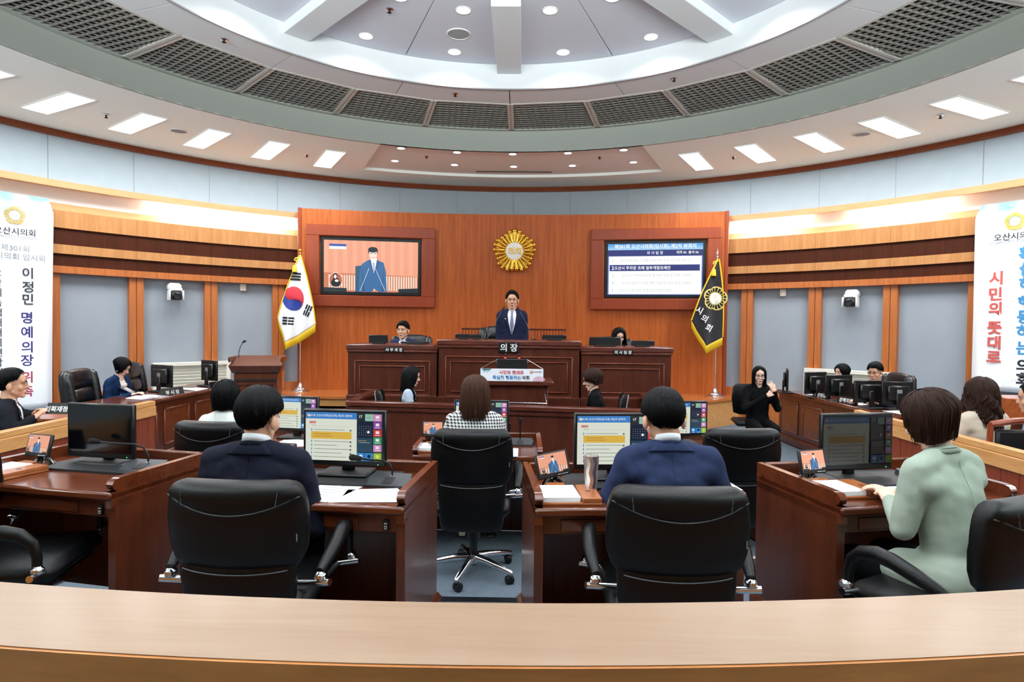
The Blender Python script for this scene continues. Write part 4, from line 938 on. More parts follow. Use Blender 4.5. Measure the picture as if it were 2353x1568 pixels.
# podium-top gear
def laptop(label, x, y, z, w, h, rz=0):
    t = thing('desk_monitor', label, 'monitor', (x, y, z), R_(rz)); MB().box((0, 0, h/2+.01), (w, .025, h), bev=.006).build('housing', plastic, t); MB().box((0, .05, .01), (w*.6, .14, .02), bev=.005).build('stand_base', plastic_m, t); MB().box((0, -.014, h*.25), (w*.9, .004, .006)).build('rib', plastic_m, t)
laptop('low black monitor back on the middle podium section, left of two', -.58, 8.1, 1.51, .20, .06); laptop('low black monitor back on the middle podium section, right of two', -.41, 8.12, 1.51, .15, .055)
laptop('low black monitor back on the middle podium section, right of the man', .62, 8.1, 1.51, .32, .06)
laptop('black monitor back in front of the woman on the right wing', 1.27, 8.0, 1.44, .41, .11); laptop('small black monitor at the right end of the right wing', 1.77, 8.05, 1.44, .30, .07)
laptop('grey tilted monitor back on the left wing', -1.68, 8.05, 1.44, .25, .105, 4); laptop('flat black device on the left wing before the seated man', -1.20, 8.05, 1.44, .38, .025)
for sg, x in ((-1, -.27), (1, .36)):
    t = thing('gooseneck_microphone', f'thin long gooseneck microphone, {"left" if sg < 0 else "right"} of the standing man\'s chest', 'microphone', (x, 8.15, 1.51))
    MB().tube([(0, 0, 0), (-.10*sg, .02, .20), (-.20*sg, .05, .39)], .0035, 6).build('neck', mat('grey metal neck', (96, 96, 98), .4, .8), t); MB().cap((-.20*sg, .05, .39), (-.225*sg, .06, .43), .012, .014).build('foam_head', plastic_m, t); MB().lathe([(.03, 0), (.03, .012), (.01, .016)], 16).build('foot', plastic, t)
t = thing('desk_monitor', 'black monitor standing on the lectern in front of the podium', 'monitor', (.085, 7.10, 1.09)); MB().box((0, 0, .14), (.36, .04, .17), bev=.008).build('housing', plastic, t); MB().box((0, -.021, .085), (.32, .006, .012)).build('rib', plastic_m, t); MB().box((0, .03, .03), (.2, .14, .06), bev=.01).build('stand_base', plastic_m, t)
ledr = mat('red led ring', (255, 40, 40), .4, emit=3)
for sg in (-1, 1):
    t = thing('lit_microphone', f'small microphone with glowing red ring on the lectern, {"left" if sg < 0 else "right"} one', 'microphone', (.085+.075*sg, 7.18, 1.1))
    MB().tube([(0, 0, 0), (sg*.02, 0, .1), (sg*.006, 0, .215)], .004, 6).build('neck', plastic, t); MB().cap((sg*.006, 0, .235), (0, 0, .262), .011, .012).build('foam_head', plastic_m, t); MB().ell((sg*.006, 0, .222), (.012, .012, .010), 10, 8).build('led_ring', ledr, t)
t = thing('metal_corner_frame', 'thin shiny metal edge lines on the clerks\' table, right of centre', 'frame', (0, 0, 0)); MB().tube([(.07, 6.62, .865), (.47, 6.60, .865), (.44, 6.75, .985)], .008, 6).build('bar', chrome, t)
mc = thing('gooseneck_microphone', 'long gooseneck microphone at the right edge before the banner', 'microphone', (3.86, 4.88, .9)); MB().tube([(0, 0, .29), (.02, 0, .33), (.12, 0, .385), (.24, 0, .44)], .005, 8).build('neck', steel, mc); MB().cap((.24, 0, .44), (.29, 0, .47), .016, .02).build('foam_head', plastic_m, mc); MB().box((0, 0, .15), (.04, .04, .3), bev=.01).build('foot', plastic, mc)

# ---------------------------------------------------------------- foreground ledge
lc = (0, 9.02)
lg = thing('gallery_ledge', 'pale wooden curved ledge across the bottom foreground', 'ledge')
MB().sweep([(-7.70, 1.08), (-7.70, 1.097), (-7.704, 1.10), (-7.948, 1.10), (-7.948, 1.08)], -22, 22, 60, cx=lc[0], cy=lc[1]).build('top_board', w_ledge, lg, ang=20)
MB().sweep([(-7.73, .0), (-7.73, 1.08), (-7.90, 1.08), (-7.948, 1.098), (-7.955, 1.098), (-7.955, .0)], -22, 22, 60, cx=lc[0], cy=lc[1]).build('face_board', w_ledgef, lg, ang=20)
# ---------------------------------------------------------------- chairs
def se(v, e): return math.copysign(abs(v)**(2/e), v)
def loft(mb, rows, n=36, e=3.0, m=0, cv=.0, M=None, fn=None):
    # rows: (z, half width, half thickness, y centre)
    vs = []
    for (z, w_, t_, y) in rows:
        for j in range(n):
            a = 2*pi*j/n; x = w_*se(cos(a), e); yy = y+t_*se(sin(a), e)+cv*(x/.27)**2
            p = Vector((x, yy, z)); vs.append(fn(p, sin(a)) if fn else p)
    k = len(rows); fs = [(i*n+j, i*n+(j+1) % n, (i+1)*n+(j+1) % n, (i+1)*n+j) for i in range(k-1) for j in range(n)]
    fs += [tuple(range(n-1, -1, -1)), tuple(range((k-1)*n, k*n))]
    return mb.add(vs, fs, m, M)
def chair_base(t, h=.40, r=.31):
    MB().lathe([(.028, .06), (.028, .22), (.045, .23), (.045, h)], 16).build('gas_column', plastic, t)
    st = MB(); cas = MB(); st.lathe([(.05, .075), (.055, .09), (.04, .12)], 16)
    cw = MB(); cw.lathe([(.001, -.028), (.018, -.028), (.026, -.022), (.027, .022), (.018, .028), (.001, .028)], 14, M=TR((0, .012, .027), 0, 0, pi/2)); cw.box((0, .0, .05), (.03, .04, .03), bev=.01); cm = cw.mesh('caster', plastic)
    for k in range(5):
        a = R_(-34+72*k); d = Vector((cos(a), sin(a), 0))
        st.tube([d*.03+Vector((0, 0, .105)), d*.12+Vector((0, 0, .10)), d*r+Vector((0, 0, .070)), d*(r+.012)+Vector((0, 0, .066))], (.028, .024, .017, .012), 10)
        link('caster', cm, t, TR(d*r, a+1.1))
    st.build('star_base', chrome, t)
def council_chair(M_, label):
    t = thing('office_chair', label, 'chair', M=M_, group='black leather council chairs')
    smile = lambda x: .90-.062*max(0, 1-(x/.24)**2)
    def roll(p, s):
        if s < .2:
            k = max(0, min(1, (p.z-smile(p.x))/.012+.5)); p = Vector((p.x, p.y-.014*k, p.z))
        return p
    rows = [(.618, .195, .008, -.235), (.622, .222, .022, -.235), (.65, .245, .036, -.236), (.70, .262, .043, -.24), (.77, .268, .046, -.245)]
    rows += [(z, .267-.012*((z-.8)/.1)**2, .048, -.25) for z in (.80, .82, .84, .86, .88)]+[(.90, .255, .05, -.252), (.92, .248, .048, -.252), (.935, .238, .042, -.25), (.947, .222, .03, -.247), (.955, .195, .012, -.245)]
    mb = MB(); loft(mb, rows, 48, 4.2, cv=.045, fn=roll); mb.build('backrest', leather, t, ang=60)
    lo = [(.33, .17, .02, -.20), (.335, .195, .03, -.20), (.38, .208, .035, -.205), (.50, .215, .035, -.22), (.60, .225, .034, -.232), (.635, .222, .02, -.235)]
    mb = MB(); loft(mb, lo, 36, 4.2, cv=.035); mb.build('lower_back', leather, t, ang=60)
    def yb(x, w_, th, yc): return yc-th*(max(0, 1-abs(x/w_)**4.2))**(1/4.2)+.045*(x/.27)**2
    pp = MB(); pp.tube([(x, yb(x, .262, .05, -.252)-.004, smile(x)) for x in [-.25+.5*i/24 for i in range(25)]], .0028, 6)
    pp.tube([(x, yb(x, .225, .034, -.235)-.004, .618-.012*(1-(x/.2)**2)) for x in [-.2+.4*i/20 for i in range(21)]], .0028, 6)
    for sg in (-1, 1): pp.tube([(sg*.175, yb(.175, .25, .05, -.252)-.015, smile(.175)), (sg*.18, yb(.18, .25, .05, -.25)-.013, .92), (sg*.178, -.262, .95)], .002, 5)
    pp.build('piping', stitch, t)
    MB().box((.243, -.262, .75), (.004, .003, .028)).build('side_tag', mat('silver tag', (120, 122, 125), .4), t, smooth=False)
    mb = MB(); mb.box((0, .03, .455), (.50, .50, .09), bev=.035); mb.box((0, .03, .40), (.42, .42, .04), bev=.01); mb.build('seat', leather, t, ang=50)
    pa = [(0, -.16, .585), (.008, -.11, .608), (.016, -.03, .64), (.014, .05, .662), (.005, .12, .666), (0, .18, .65), (-.005, .225, .61), (-.008, .24, .555), (-.008, .24, .49)]
    for sg in (-1, 1):
        mb = MB(); mb.tube([(sg*(.295+p[0]), p[1], p[2]) for p in pa], (.018, .024, .029, .031, .031, .029, .024, .02, .018), 12); mb.build('armrest', leather, t, ang=60)
        for y in (-.165, .235):
            zr = .545 if y < 0 else .478
            r_ = MB().tube([(sg*.20, y+(.04 if y < 0 else 0), zr-.02), (sg*.335, y, zr)], .0145, 10); r_.box((sg*.297, y+.01, zr+.022), (.042, .05, .036), bev=.012); r_.build('arm_bracket', chrome, t)
    chair_base(t); return t
def big_chair(M_, label, s=1.0, lean=8):
    t = thing('executive_chair', label, 'chair', M=M_ @ Matrix.Scale(s, 4), group='thick padded executive chairs'); bk = Matrix.Translation((0, -.22, .45)) @ Matrix.Rotation(R_(lean), 4, 'X')
    mb = MB(); loft(mb, [(-.02, .27, .04, 0), (.0, .30, .06, 0), (.3, .32, .06, 0), (.5, .31, .06, 0), (.62, .28, .05, 0), (.66, .24, .02, 0)], 36, 4, cv=.02, M=bk); mb.build('backrest', leather2, t, ang=60)
    for z, h, w_, nm in ((.56, .12, .24, 'headrest'), (.345, .10, .21, 'back_cushion'), (.13, .10, .21, 'lumbar_cushion')):
        mb = MB(); mb.box((0, .075, z), (w_*2, .10, h*2), bev=.045, M=bk); c = mb.build(nm, leather2, t, ang=60); sm = c.modifiers.new('s', 'SUBSURF'); sm.levels = sm.render_levels = 2
    for sg in (-1, 1):
        mb = MB(); loft(mb, [(-.02, .03, .03, 0), (.0, .05, .06, 0), (.3, .06, .065, 0), (.5, .06, .06, 0), (.60, .055, .05, 0), (.64, .03, .02, 0)], 16, 2.5, M=bk @ TR((sg*.27, .07, 0), sg*.3)); mb.build('side_bolster', leather2, t, ang=60)
        mb = MB().tube([(sg*.33, -.2, .48), (sg*.345, -.15, .62), (sg*.345, .0, .67), (sg*.345, .15, .66), (sg*.34, .23, .60), (sg*.33, .24, .47)], (.025, .035, .042, .042, .036, .025), 12); mb.build('armrest', leather2, t, ang=60)
    mb = MB().box((0, .06, .46), (.60, .56, .13), bev=.05); mb.build('seat', leather2, t, ang=50); chair_base(t, .42, .33); return t
def small_chair(M_, label):
    t = thing('office_chair', label, 'chair', M=M_, group='low black clerk chairs'); mb = MB(); loft(mb, [(.52, .12, .01, -.22), (.55, .20, .025, -.22), (.75, .225, .03, -.235), (.90, .205, .028, -.245), (.935, .16, .012, -.245)], 30, 3, cv=.08); mb.build('backrest', leather, t, ang=60)
    MB().tube([(0, -.2, .44), (0, -.27, .48), (0, -.265, .7)], .02, 8).build('back_stem', plastic, t); MB().box((0, 0, .45), (.46, .44, .07), bev=.03).build('seat', leather, t)
    g_ = MB(); g_.tube([(-.20, -.25, .75), (-.16, -.275, .90), (0, -.285, .925), (.16, -.275, .90), (.20, -.25, .75)], .006, 6); g_.build('edge_trim', mat('grey trim', (130, 134, 138), .3), t); chair_base(t, .4, .27); return t
def wood_chair(M_, label):
    t = thing('wooden_chair', label, 'chair', M=M_, group='wood framed visitor chairs'); fr = wood('chair red wood', (150, 68, 38), (120, 48, 26), (8, 8, 3), .25, .4) if 'chair red wood' not in MATS else MATS['chair red wood']
    mb = MB(); mb.tube([(-.24, -.22, .87), (-.12, -.245, .895), (0, -.25, .905), (.12, -.245, .895), (.24, -.22, .87)], .024, 8); mb.build('top_rail', fr, t)
    for sg in (-1, 1):
        MB().tube([(sg*.23, -.20, 0), (sg*.235, -.2, .45), (sg*.24, -.22, .87)], .02, 8).build('rear_leg', fr, t); MB().tube([(sg*.22, .22, 0), (sg*.23, .22, .62)], .019, 8).build('front_leg', fr, t); MB().tube([(sg*.235, -.2, .62), (sg*.25, 0, .65), (sg*.23, .24, .63)], .02, 8).build('armrest', fr, t)
    MB().box((0, -.215, .68), (.40, .045, .30), bev=.018).build('back_pad', leather, t); MB().box((0, 0, .44), (.46, .44, .08), bev=.03).build('seat', leather, t); return t
ch = [council_chair(TR((-.87, 2.52, .155), R_(-1)), 'black leather chair in the near row holding the dark-suited man')]
for loc, rz, lb in (((.79, 2.52, .155), -1.5, 'black leather chair in the near row holding the navy-suited man'), ((-2.12, 2.76, .155), -78, 'black leather chair at the lower left edge, empty, only seat and arm in view'),
                    ((1.91, 2.45, .155), 28, 'black leather chair at the lower right edge under the woman in green'), ((-.12, 4.18, 0), 0, 'black leather chair in the middle aisle holding the woman in houndstooth'),
                    ((-1.88, 4.35, 0), -6, 'black leather chair behind the young man\'s head, second row left'), ((1.66, 4.35, 0), 4, 'empty black leather chair in the second row right')):
    ch.append(dup(ch[0], M=TR(loc, R_(rz)) @ Matrix.Diagonal((1, 1, 1.08 if loc[1] > 4 else 1, 1)), label=lb))
big_chair(TR((-4.88, 7.35, 0), R_(-82)), 'large empty black padded chair behind the left partition'); big_chair(TR((-5.05, 8.62, 0), R_(-78)), 'large empty black padded chair beside the radiator, right of the woman in navy'); big_chair(TR((-1.47, 9.10, .475), R_(180)), 'black padded chair of the man seated on the left podium wing', .95)
big_chair(TR((1.56, 9.10, .475), R_(180)), 'black padded chair of the woman seated on the right podium wing', .95); big_chair(TR((-.12, 9.35, .475), R_(180)), 'tall black chair behind the standing chairman', 1.08); big_chair(TR((4.95, 8.25, 0), R_(88)), 'black padded chair at the right staff desk beside the man in glasses', 1.0)
small_chair(TR((-1.22, 7.16, 0), R_(-80)), 'low black chair of the clerk with long black hair'); small_chair(TR((1.13, 7.05, 0), R_(82)), 'low black chair of the clerk with short curly hair'); small_chair(TR((3.25, 8.22, 0), R_(170)), 'black chair under the sign language interpreter')
wood_chair(TR((3.83, 4.74, .15), R_(2)), 'red wooden chair with black pad behind the right partition')
gd = wood('officials desk wood', (176, 96, 52), (146, 74, 38), (3, 14, 14), .25, .3)
t = thing('officials_desk', 'reddish wood desk top at the right edge behind the partition', 'desk', (4.35, 4.35, 0)); MB().box((0, 0, .86), (.70, .5, .04), bev=.01).build('desktop', gd, t); MB().box((0, -.1, .42), (.66, .04, .84)).build('front_panel', w_desk, t, smooth=False)
t = thing('officials_desk', 'wooden desk behind the left partition under the large name plate', 'desk', (-3.98, 5.25, 0)); MB().box((0, 0, .86), (.72, .40, .035), bev=.01).build('desktop', gd, t); MB().box((0, .1, .44), (.66, .04, .88)).build('front_panel', w_desk, t, smooth=False)
t = thing('officials_desk', 'wooden bench desk before the right banner behind the curly haired woman', 'desk', (5.27, 5.7, 0)); MB().box((0, 0, .98), (1.3, .45, .22), bev=.01).build('desktop', gd, t); MB().box((0, .0, .44), (1.2, .3, .88)).build('front_panel', w_desk, t, smooth=False)
tag(MB().box((-.25, 4.72, .11), (.05, .04, .07), bev=.006).box((-.25, 4.695, .115), (.034, .006, .03)).build('floor_socket', mat('beige plastic', (196, 192, 170), .5)), 'small beige socket box under the middle desk', 'socket')

# ---------------------------------------------------------------- people
skin_m = mat('skin', (216, 164, 134), .5, bump=.1, bscale=90, var=.05, vscale=20); skin_m.node_tree.nodes['Principled BSDF'].inputs['Subsurface Weight'].default_value = .12
skin_m.node_tree.nodes['Principled BSDF'].inputs['Subsurface Radius'].default_value = (.02, .008, .004)
skin_f = mat('fair skin', (228, 186, 162), .5, bump=.08, bscale=90, var=.04, vscale=20)
def hairm(name, col, col2):
    m = mat(name, col, .33, bump=.9, bscale=1, var=.0, spec=.35, vs3=(230, 230, 6)) if False else None
    m = bpy.data.materials.new(name); m.use_nodes = True; nt = m.node_tree; b = nt.nodes['Principled BSDF']; L = nt.links.new
    uv = nt.nodes.new('ShaderNodeUVMap'); uv.uv_map = 'UVMap'; mp = nt.nodes.new('ShaderNodeMapping'); mp.inputs['Scale'].default_value = (170, 3, 1)
    n = nt.nodes.new('ShaderNodeTexNoise'); n.inputs['Scale'].default_value = 1; n.inputs['Detail'].default_value = 3; L(uv.outputs[0], mp.inputs[0]); L(mp.outputs[0], n.inputs['Vector'])
    mx = nt.nodes.new('ShaderNodeMix'); mx.data_type = 'RGBA'; mx.inputs['A'].default_value = (*lin(col), 1); mx.inputs['B'].default_value = (*lin(col2), 1); L(n.outputs[0], mx.inputs['Factor']); L(mx.outputs['Result'], b.inputs['Base Color'])
    bp = nt.nodes.new('ShaderNodeBump'); bp.inputs['Strength'].default_value = .55; bp.inputs['Distance'].default_value = .004; L(n.outputs[0], bp.inputs['Height']); L(bp.outputs[0], b.inputs['Normal'])
    b.inputs['Roughness'].default_value = .55; b.inputs['Specular IOR Level'].default_value = .14; return m
h_black = hairm('black hair', (4, 4, 5), (13, 13, 16)); h_brown = hairm('dark brown hair', (24, 14, 11), (62, 38, 28)); h_brown2 = hairm('brown hair', (32, 20, 16), (86, 54, 38))
eye_w = mat('eye white', (236, 232, 228), .2); eye_d = mat('dark iris', (22, 14, 12), .15); lip_m = mat('lips', (176, 92, 86), .5); brow_m = mat('eyebrow', (36, 28, 26), .9)
def cloth(name, col, **k): return mat(name, col, k.pop('rough', .82), bump=.2, bscale=500, spec=.12, **k)
deps = lambda: bpy.context.evaluated_depsgraph_get()
def remesh(mb, vox, smooth_it=5, name='m'):
    me = bpy.data.meshes.new(name); me.from_pydata(mb.v, [], mb.f); o = bpy.data.objects.new(name, me); C.objects.link(o)
    r = o.modifiers.new('r', 'REMESH'); r.mode = 'VOXEL'; r.voxel_size = vox; r.use_smooth_shade = True
    if smooth_it: s = o.modifiers.new('s', 'SMOOTH'); s.factor = .5; s.iterations = smooth_it
    _vl.update(); out = bpy.data.meshes.new_from_object(o.evaluated_get(deps())); out.name = name
    bpy.data.objects.remove(o); bpy.data.meshes.remove(me); return out
def face(mb, H, fem=False, ears=True):
    # head built round its centre; face looks along +Y
    E = lambda c, r, **k: mb.ell(c, r, 18, 12, M=H, **k)
    E((0, -.012, .032), (.074, .092, .092)); E((0, .012, -.02), (.064, .074, .085)); E((0, .030, -.062), (.052 if not fem else .046, .052, .048))
    mb.cap((-.012, .062, -.098), (.012, .062, -.098), .019, .019, M=H)
    for s in (-1, 1):
        mb.cap((s*.052, -.0, -.055), (s*.014, .056, -.098), .020, .018, M=H)
        E((s*.040, .055, -.028), (.024, .022, .026)); E((s*.028, .078, .026), (.024, .013, .009))
        if ears: mb.ell((s*.086, -.012, -.012), (.012, .022, .034), 12, 8, M=H)
        E((s*.009, .094, -.030), (.009, .011, .008))
    mb.cap((0, .082, .018), (0, .107, -.026), .0075, .0115, M=H); E((0, .082, -.066), (.024, .012, .010)); E((0, .050, .04), (.055, .045, .05))
def hand(mb, M_, curl=.35, spread=.10, thumb=1, s=1.0):
    # palm along +Y, back of the hand +Z, thumb on thumb*X side
    P = lambda x, y, z: M_ @ Vector((x*s, y*s, z*s))
    for x in (-.028, -.010, .010, .028): mb.cap(P(x*.75, .0, 0), P(x, .078, 0), .015*s, .0115*s, 8)
    for i, (x, L) in enumerate(((-.030, .066), (-.010, .080), (.011, .076), (.030, .058))):
        if thumb > 0: x = -x
        a = curl*(1+.12*i); p = Vector((x, .083, 0)); d = Vector((sin(spread*(x/.02)), cos(spread*(x/.02)), 0)); ang = 0; r = .0092
        for k, f in enumerate((.46, .30, .24)):
            ang += a; q = p+Vector((d.x*cos(ang), d.y*cos(ang), -sin(ang)))*L*f; mb.cap(P(*p), P(*q), r*s, (r-.0009)*s, 8); p = q; r -= .0009
    tx = thumb; mb.cap(P(tx*.018, .018, -.004), P(tx*.048, .052, -.014), .0145*s, .012*s, 8); mb.cap(P(tx*.048, .052, -.014), P(tx*.060, .082, -.022), .0115*s, .0095*s, 8)
def hair_mesh(H, m, prof, ax=(.088, .106, .110), cz=.022, cy=-.010, nphi=96, nt=30, wave=0, wfreq=3, seed=1, taper=.0, tip=.05, strands=0, bang=0, part=None, lay=.5, fade=0, lump=1, strands_=0):
    G = (H.to_3x3().inverted() @ Vector((0, 0, -1))).normalized()
    # prof(phi)-> (end polar angle in degrees, hanging length); phi 0 = front, 180 = back
    rr = random.Random(seed); vs = []; uvs = []
    def path(phi, t, rad=1.0):
        te, L = prof(math.degrees(phi) % 360); te = R_(te+(3.5*noise.noise(Vector((cos(phi)*9, sin(phi)*9, seed))) if lump > 1 else 0)); Lh = te*.1; tot = Lh+L; s = t*tot
        if s < Lh or L <= 0: th = te*(s/Lh) if L > 0 else te*t; hang = 0
        else: th = te; hang = s-Lh
        e = .92; cs, sn = cos(phi), sin(phi)
        rad *= 1-fade*(th/2.1)**2*(.75-.25*cs) if fade else 1; x = ax[0]*rad*sin(th)*sn; y = ax[1]*rad*sin(th)*cs; z = ax[2]*rad*cos(th)
        if hang:
            k = hang*(1-taper*hang*3); x *= 1-taper*hang*2; y = y*(1-taper*hang*2)
            if wave: 
                wv = wave*min(1, hang*12); x += wv*sin(hang*wfreq*20+phi*5); y += wv*cos(hang*wfreq*20+phi*7)
        return Vector((x, y+cy, z+cz))+G*hang
    for i in range(nt+1):
        for j in range(nphi+1):
            phi = 2*pi*j/nphi; t = i/nt; p = path(phi, t)
            q = Vector((cos(phi)*2.3, sin(phi)*2.3, seed)); n1 = noise.noise(q*3.2+Vector((0, 0, t*1.2))); n2 = noise.noise(q*11+Vector((0, 0, t*1.5)))
            c = Vector((p.x, p.y-cy, 0)); c = c.normalized() if c.length > 1e-5 else c
            p += c*(n1*.010*min(1, t*2)*lay*2*(1-.8*t if fade else 1)+n2*.006*min(1, t*2)*(1-.7*t if fade else 1))+Vector((0, 0, (1-t)*.004*n1))+c*(noise.noise(p*34+Vector((seed, 0, 0)))*.006+noise.noise(p*80)*.0028)*lump*min(1, t*4+.2)+Vector((0, 0, noise.noise(p*26)*.006*lump))
            vs.append(p); uvs.append((j/nphi, t))
    fs = [(i*(nphi+1)+j, (i+1)*(nphi+1)+j, (i+1)*(nphi+1)+j+1, i*(nphi+1)+j+1) for i in range(nt) for j in range(nphi)]
    for k in range(strands):                     # loose locks lying on the cap
        phi = rr.random()*2*pi; t0 = .05+rr.random()*.45; t1 = min(1.0, t0+.35+rr.random()*.55)+rr.random()*tip; w_ = .003+.005*rr.random(); rad = 1.005+.055*rr.random(); b = len(vs); n = 7; tw = (rr.random()-.5)*.25
        for i in range(n):
            u = i/(n-1); t = t0+(t1-t0)*u; ph = phi+tw*u; p = path(ph, min(t, 1.04), rad+.01*sin(pi*u)); side_ = Vector((cos(ph), -sin(ph), 0))*w_*(1-u)**.5*(.4+.6*sin(pi*min(1, u*1.4+.2)))
            q = p-Vector((sin(ph)*.003, cos(ph)*.003, 0))
            vs += [p-side_, p+Vector((sin(ph), cos(ph), .3))*.0025, p+side_]; uvs += [(phi/6.28+k*.37, t), (phi/6.28+k*.37+.01, t), (phi/6.28+k*.37+.02, t)]
        fs += [(b+i*3+c, b+i*3+3+c, b+i*3+4+c, b+i*3+1+c) for i in range(n-1) for c in range(2)]
    me = bpy.data.meshes.new('hair'); me.from_pydata([tuple(H @ v) for v in vs], [], fs); me.materials.append(m)
    ul = me.uv_layers.new(name='UVMap'); li = [l.vertex_index for l in me.loops]; ul.data.foreach_set('uv', [c for i in li for c in uvs[i]])
    me.shade_smooth(); me.update(); return me
def interp(tab, a):
    a = a % 360; a = 360-a if a > 180 else a
    for (a0, *v0), (a1, *v1) in zip(tab, tab[1:]):
        if a0 <= a <= a1:
            t = (a-a0)/(a1-a0); t = t*t*(3-2*t); return [p+(q-p)*t for p, q in zip(v0, v1)]
    return list(tab[-1][1:])
HAIR = {
 'short': dict(tab=[(0, 50, 0), (35, 54, 0), (62, 80, 0), (80, 86, 0), (100, 92, 0), (116, 124, 0), (138, 138, 0), (180, 141, 0)], ax=(.092, .112, .110), cz=.032, strands=1900, tip=.07, fade=.105, lay=.9, lump=1.9),
 'fringe': dict(tab=[(0, 66, 0), (30, 66, 0), (60, 84, 0), (82, 90, 0), (102, 98, 0), (120, 126, 0), (140, 138, 0), (180, 140, 0)], ax=(.092, .112, .110), cz=.034, strands=1000, tip=.03, fade=.10, lump=1.5, lay=.8),
 'bob': dict(tab=[(0, 58, 0), (28, 66, 0), (48, 88, .06), (64, 90, .10), (110, 90, .13), (180, 90, .13)], ax=(.096, .114, .112), cz=.026, strands=400, taper=.4),
 'bob_short': dict(tab=[(0, 56, 0), (28, 64, 0), (50, 88, .04), (64, 90, .08), (110, 90, .125), (180, 90, .13)], ax=(.098, .116, .112), cz=.026, strands=300, taper=1.2),
 'long': dict(tab=[(0, 50, 0), (38, 64, 0), (66, 88, .11), (82, 90, .19), (110, 90, .22), (180, 90, .22)], ax=(.103, .118, .114), cz=.026, strands=700, taper=-.35, lay=.8),
 'verylong': dict(tab=[(0, 40, 0), (40, 62, 0), (70, 88, .2), (86, 90, .27), (120, 90, .26), (180, 90, .26)], ax=(.092, .110, .110), cz=.024, strands=400, taper=.05),
 'curly': dict(tab=[(0, 56, 0), (30, 66, 0), (54, 90, .02), (110, 90, .08), (180, 90, .085)], ax=(.104, .122, .116), cz=.024, strands=900, taper=.3, wave=.012, wfreq=2.2, lay=2.0, lump=2),
 'longcurly': dict(tab=[(0, 56, 0), (30, 66, 0), (50, 90, .14), (110, 90, .28), (180, 90, .30)], ax=(.098, .118, .112), cz=.026, strands=900, taper=-.5, wave=.016, wfreq=2.4, lay=2.0, strands_=0, lump=2),
}
def person(label, loc, rz, jac, hair='short', hcol=None, fem=False, s=1.0, seated=True, lean=6, hd=(0, 0, 0), hip=.50, arms=None, vox=.0095, trous=None, jvox=.011, front=None, folds=.006, collar=True, glasses=False, head_off=(0, 0, 0), hands=True, legs=True, skin=None, sleeve=None, flare=0, face_on=True, jmat_sleeve=None, hscale=1.0, seed=1, shw=1.0, skirt=False, hand_rot=None, tie=None, shirt=None, curls=(.35, .35)):
    M0 = TR(loc, rz) @ Matrix.Scale(s, 4)
    skin = skin or (skin_f if fem else skin_m); hcol = hcol or h_black
    sw_ = (.165 if not fem else .145)*shw; th = (.93 if not fem else .88)
    if not seated: hip = .90
    la = R_(lean); spine = lambda d, x=0, y=0: Vector((x, -.0-sin(-la)*d+y*cos(la), hip+cos(la)*d))   # lean forwards
    spine = lambda d, x=0, y=0: Vector((x, sin(la)*d+y*cos(la), hip+cos(la)*d-y*sin(la)))
    neck = spine(.545); shl = [spine(.462, sg*sw_, -.005) for sg in (-1, 1)]
    hc = neck+Vector(head_off)+Vector((0, sin(la)*.06+.02, .125))
    H = Matrix.Translation(hc) @ Matrix.Rotation(R_(hd[2]), 4, 'Z') @ Matrix.Rotation(R_(hd[0]), 4, 'X') @ Matrix.Rotation(R_(hd[1]), 4, 'Y') @ Matrix.Scale((.97 if fem else 1.0)*hscale, 4)
    if arms is None:
        arms = [((sg*(sw_+.06), .07, hip+.22), (sg*.16, .30, hip+.20)) for sg in (-1, 1)] if seated else [((sg*(sw_+.025), -.02, hip+.17), (sg*(sw_+.015), .04, hip-.07)) for sg in (-1, 1)]
    body = MB(); face(body, H, fem, hair in ('short', 'fringe'))
    body.cap(hc+Vector((0, -.022, -.05)), neck+Vector((0, -.005, -.03)), .050 if fem else .055, .056 if fem else .059, 14)
    T = [(0, .135, .10), (.12, .125, .095), (.26, .125, .095), (.38, .14, .10), (.46, .13, .085)]
    for (d0, w0, t0), (d1, w1, t1) in zip(T, T[1:]):
        for sg in (-1, 1): body.cap(spine(d0, sg*(w0-t0*.8)), spine(d1, sg*(w1-t1*.8)), t0*.8, t1*.8, 12)
    for sg in (-1, 1): body.cap(spine(.47, sg*.05), spine(.45, sg*sw_*.85), .05, .05, 10)
    for i, sg in enumerate((-1, 1)):
        el, ha = Vector(arms[i][0]), Vector(arms[i][1]); body.cap(shl[i], el, .043, .034, 10); body.cap(el, ha, .034, .024, 10)
        if hands:
            d = (ha-el).normalized(); hr = (hand_rot or [(0, 0), (0, 0)])[i]
            zz = Vector((0, 0, 1)) if abs(d.z) < .8 else Vector((0, 1, 0)) if False else Vector((sg, 0, 0)); xx = d.cross(zz).normalized(); zz = xx.cross(d).normalized()
            Mh = Matrix(((xx.x, d.x, zz.x, ha.x), (xx.y, d.y, zz.y, ha.y), (xx.z, d.z, zz.z, ha.z), (0, 0, 0, 1))) @ Matrix.Rotation(R_(hr[0]), 4, 'Y') @ Matrix.Rotation(R_(hr[1]), 4, 'X')
            hand(body, Mh, curls[i], .10, -sg, .92 if fem else 1.0)
    leg = MB()
    for i, sg in enumerate((-1, 1)):
        if seated: kn = Vector((sg*.11, .42, hip-.02)); an = Vector((sg*.11, .40, .09)); toe = Vector((sg*.12, .52, .04)); hp = Vector((sg*.085, .0, hip))
        else: kn = Vector((sg*.10, .01, .48)); an = Vector((sg*.105, -.02, .09)); toe = Vector((sg*.12, .10, .035)); hp = Vector((sg*.09, 0, hip-.02))
        body.cap(hp, kn, .075, .052, 12); body.cap(kn, an, .048, .034, 12); body.cap(an+Vector((0, -.02, -.04)), toe, .034, .028, 10)
        leg.cap(hp, kn, .092, .068, 14); leg.cap(kn, an+Vector((0, 0, .02)), .066, .05, 14)
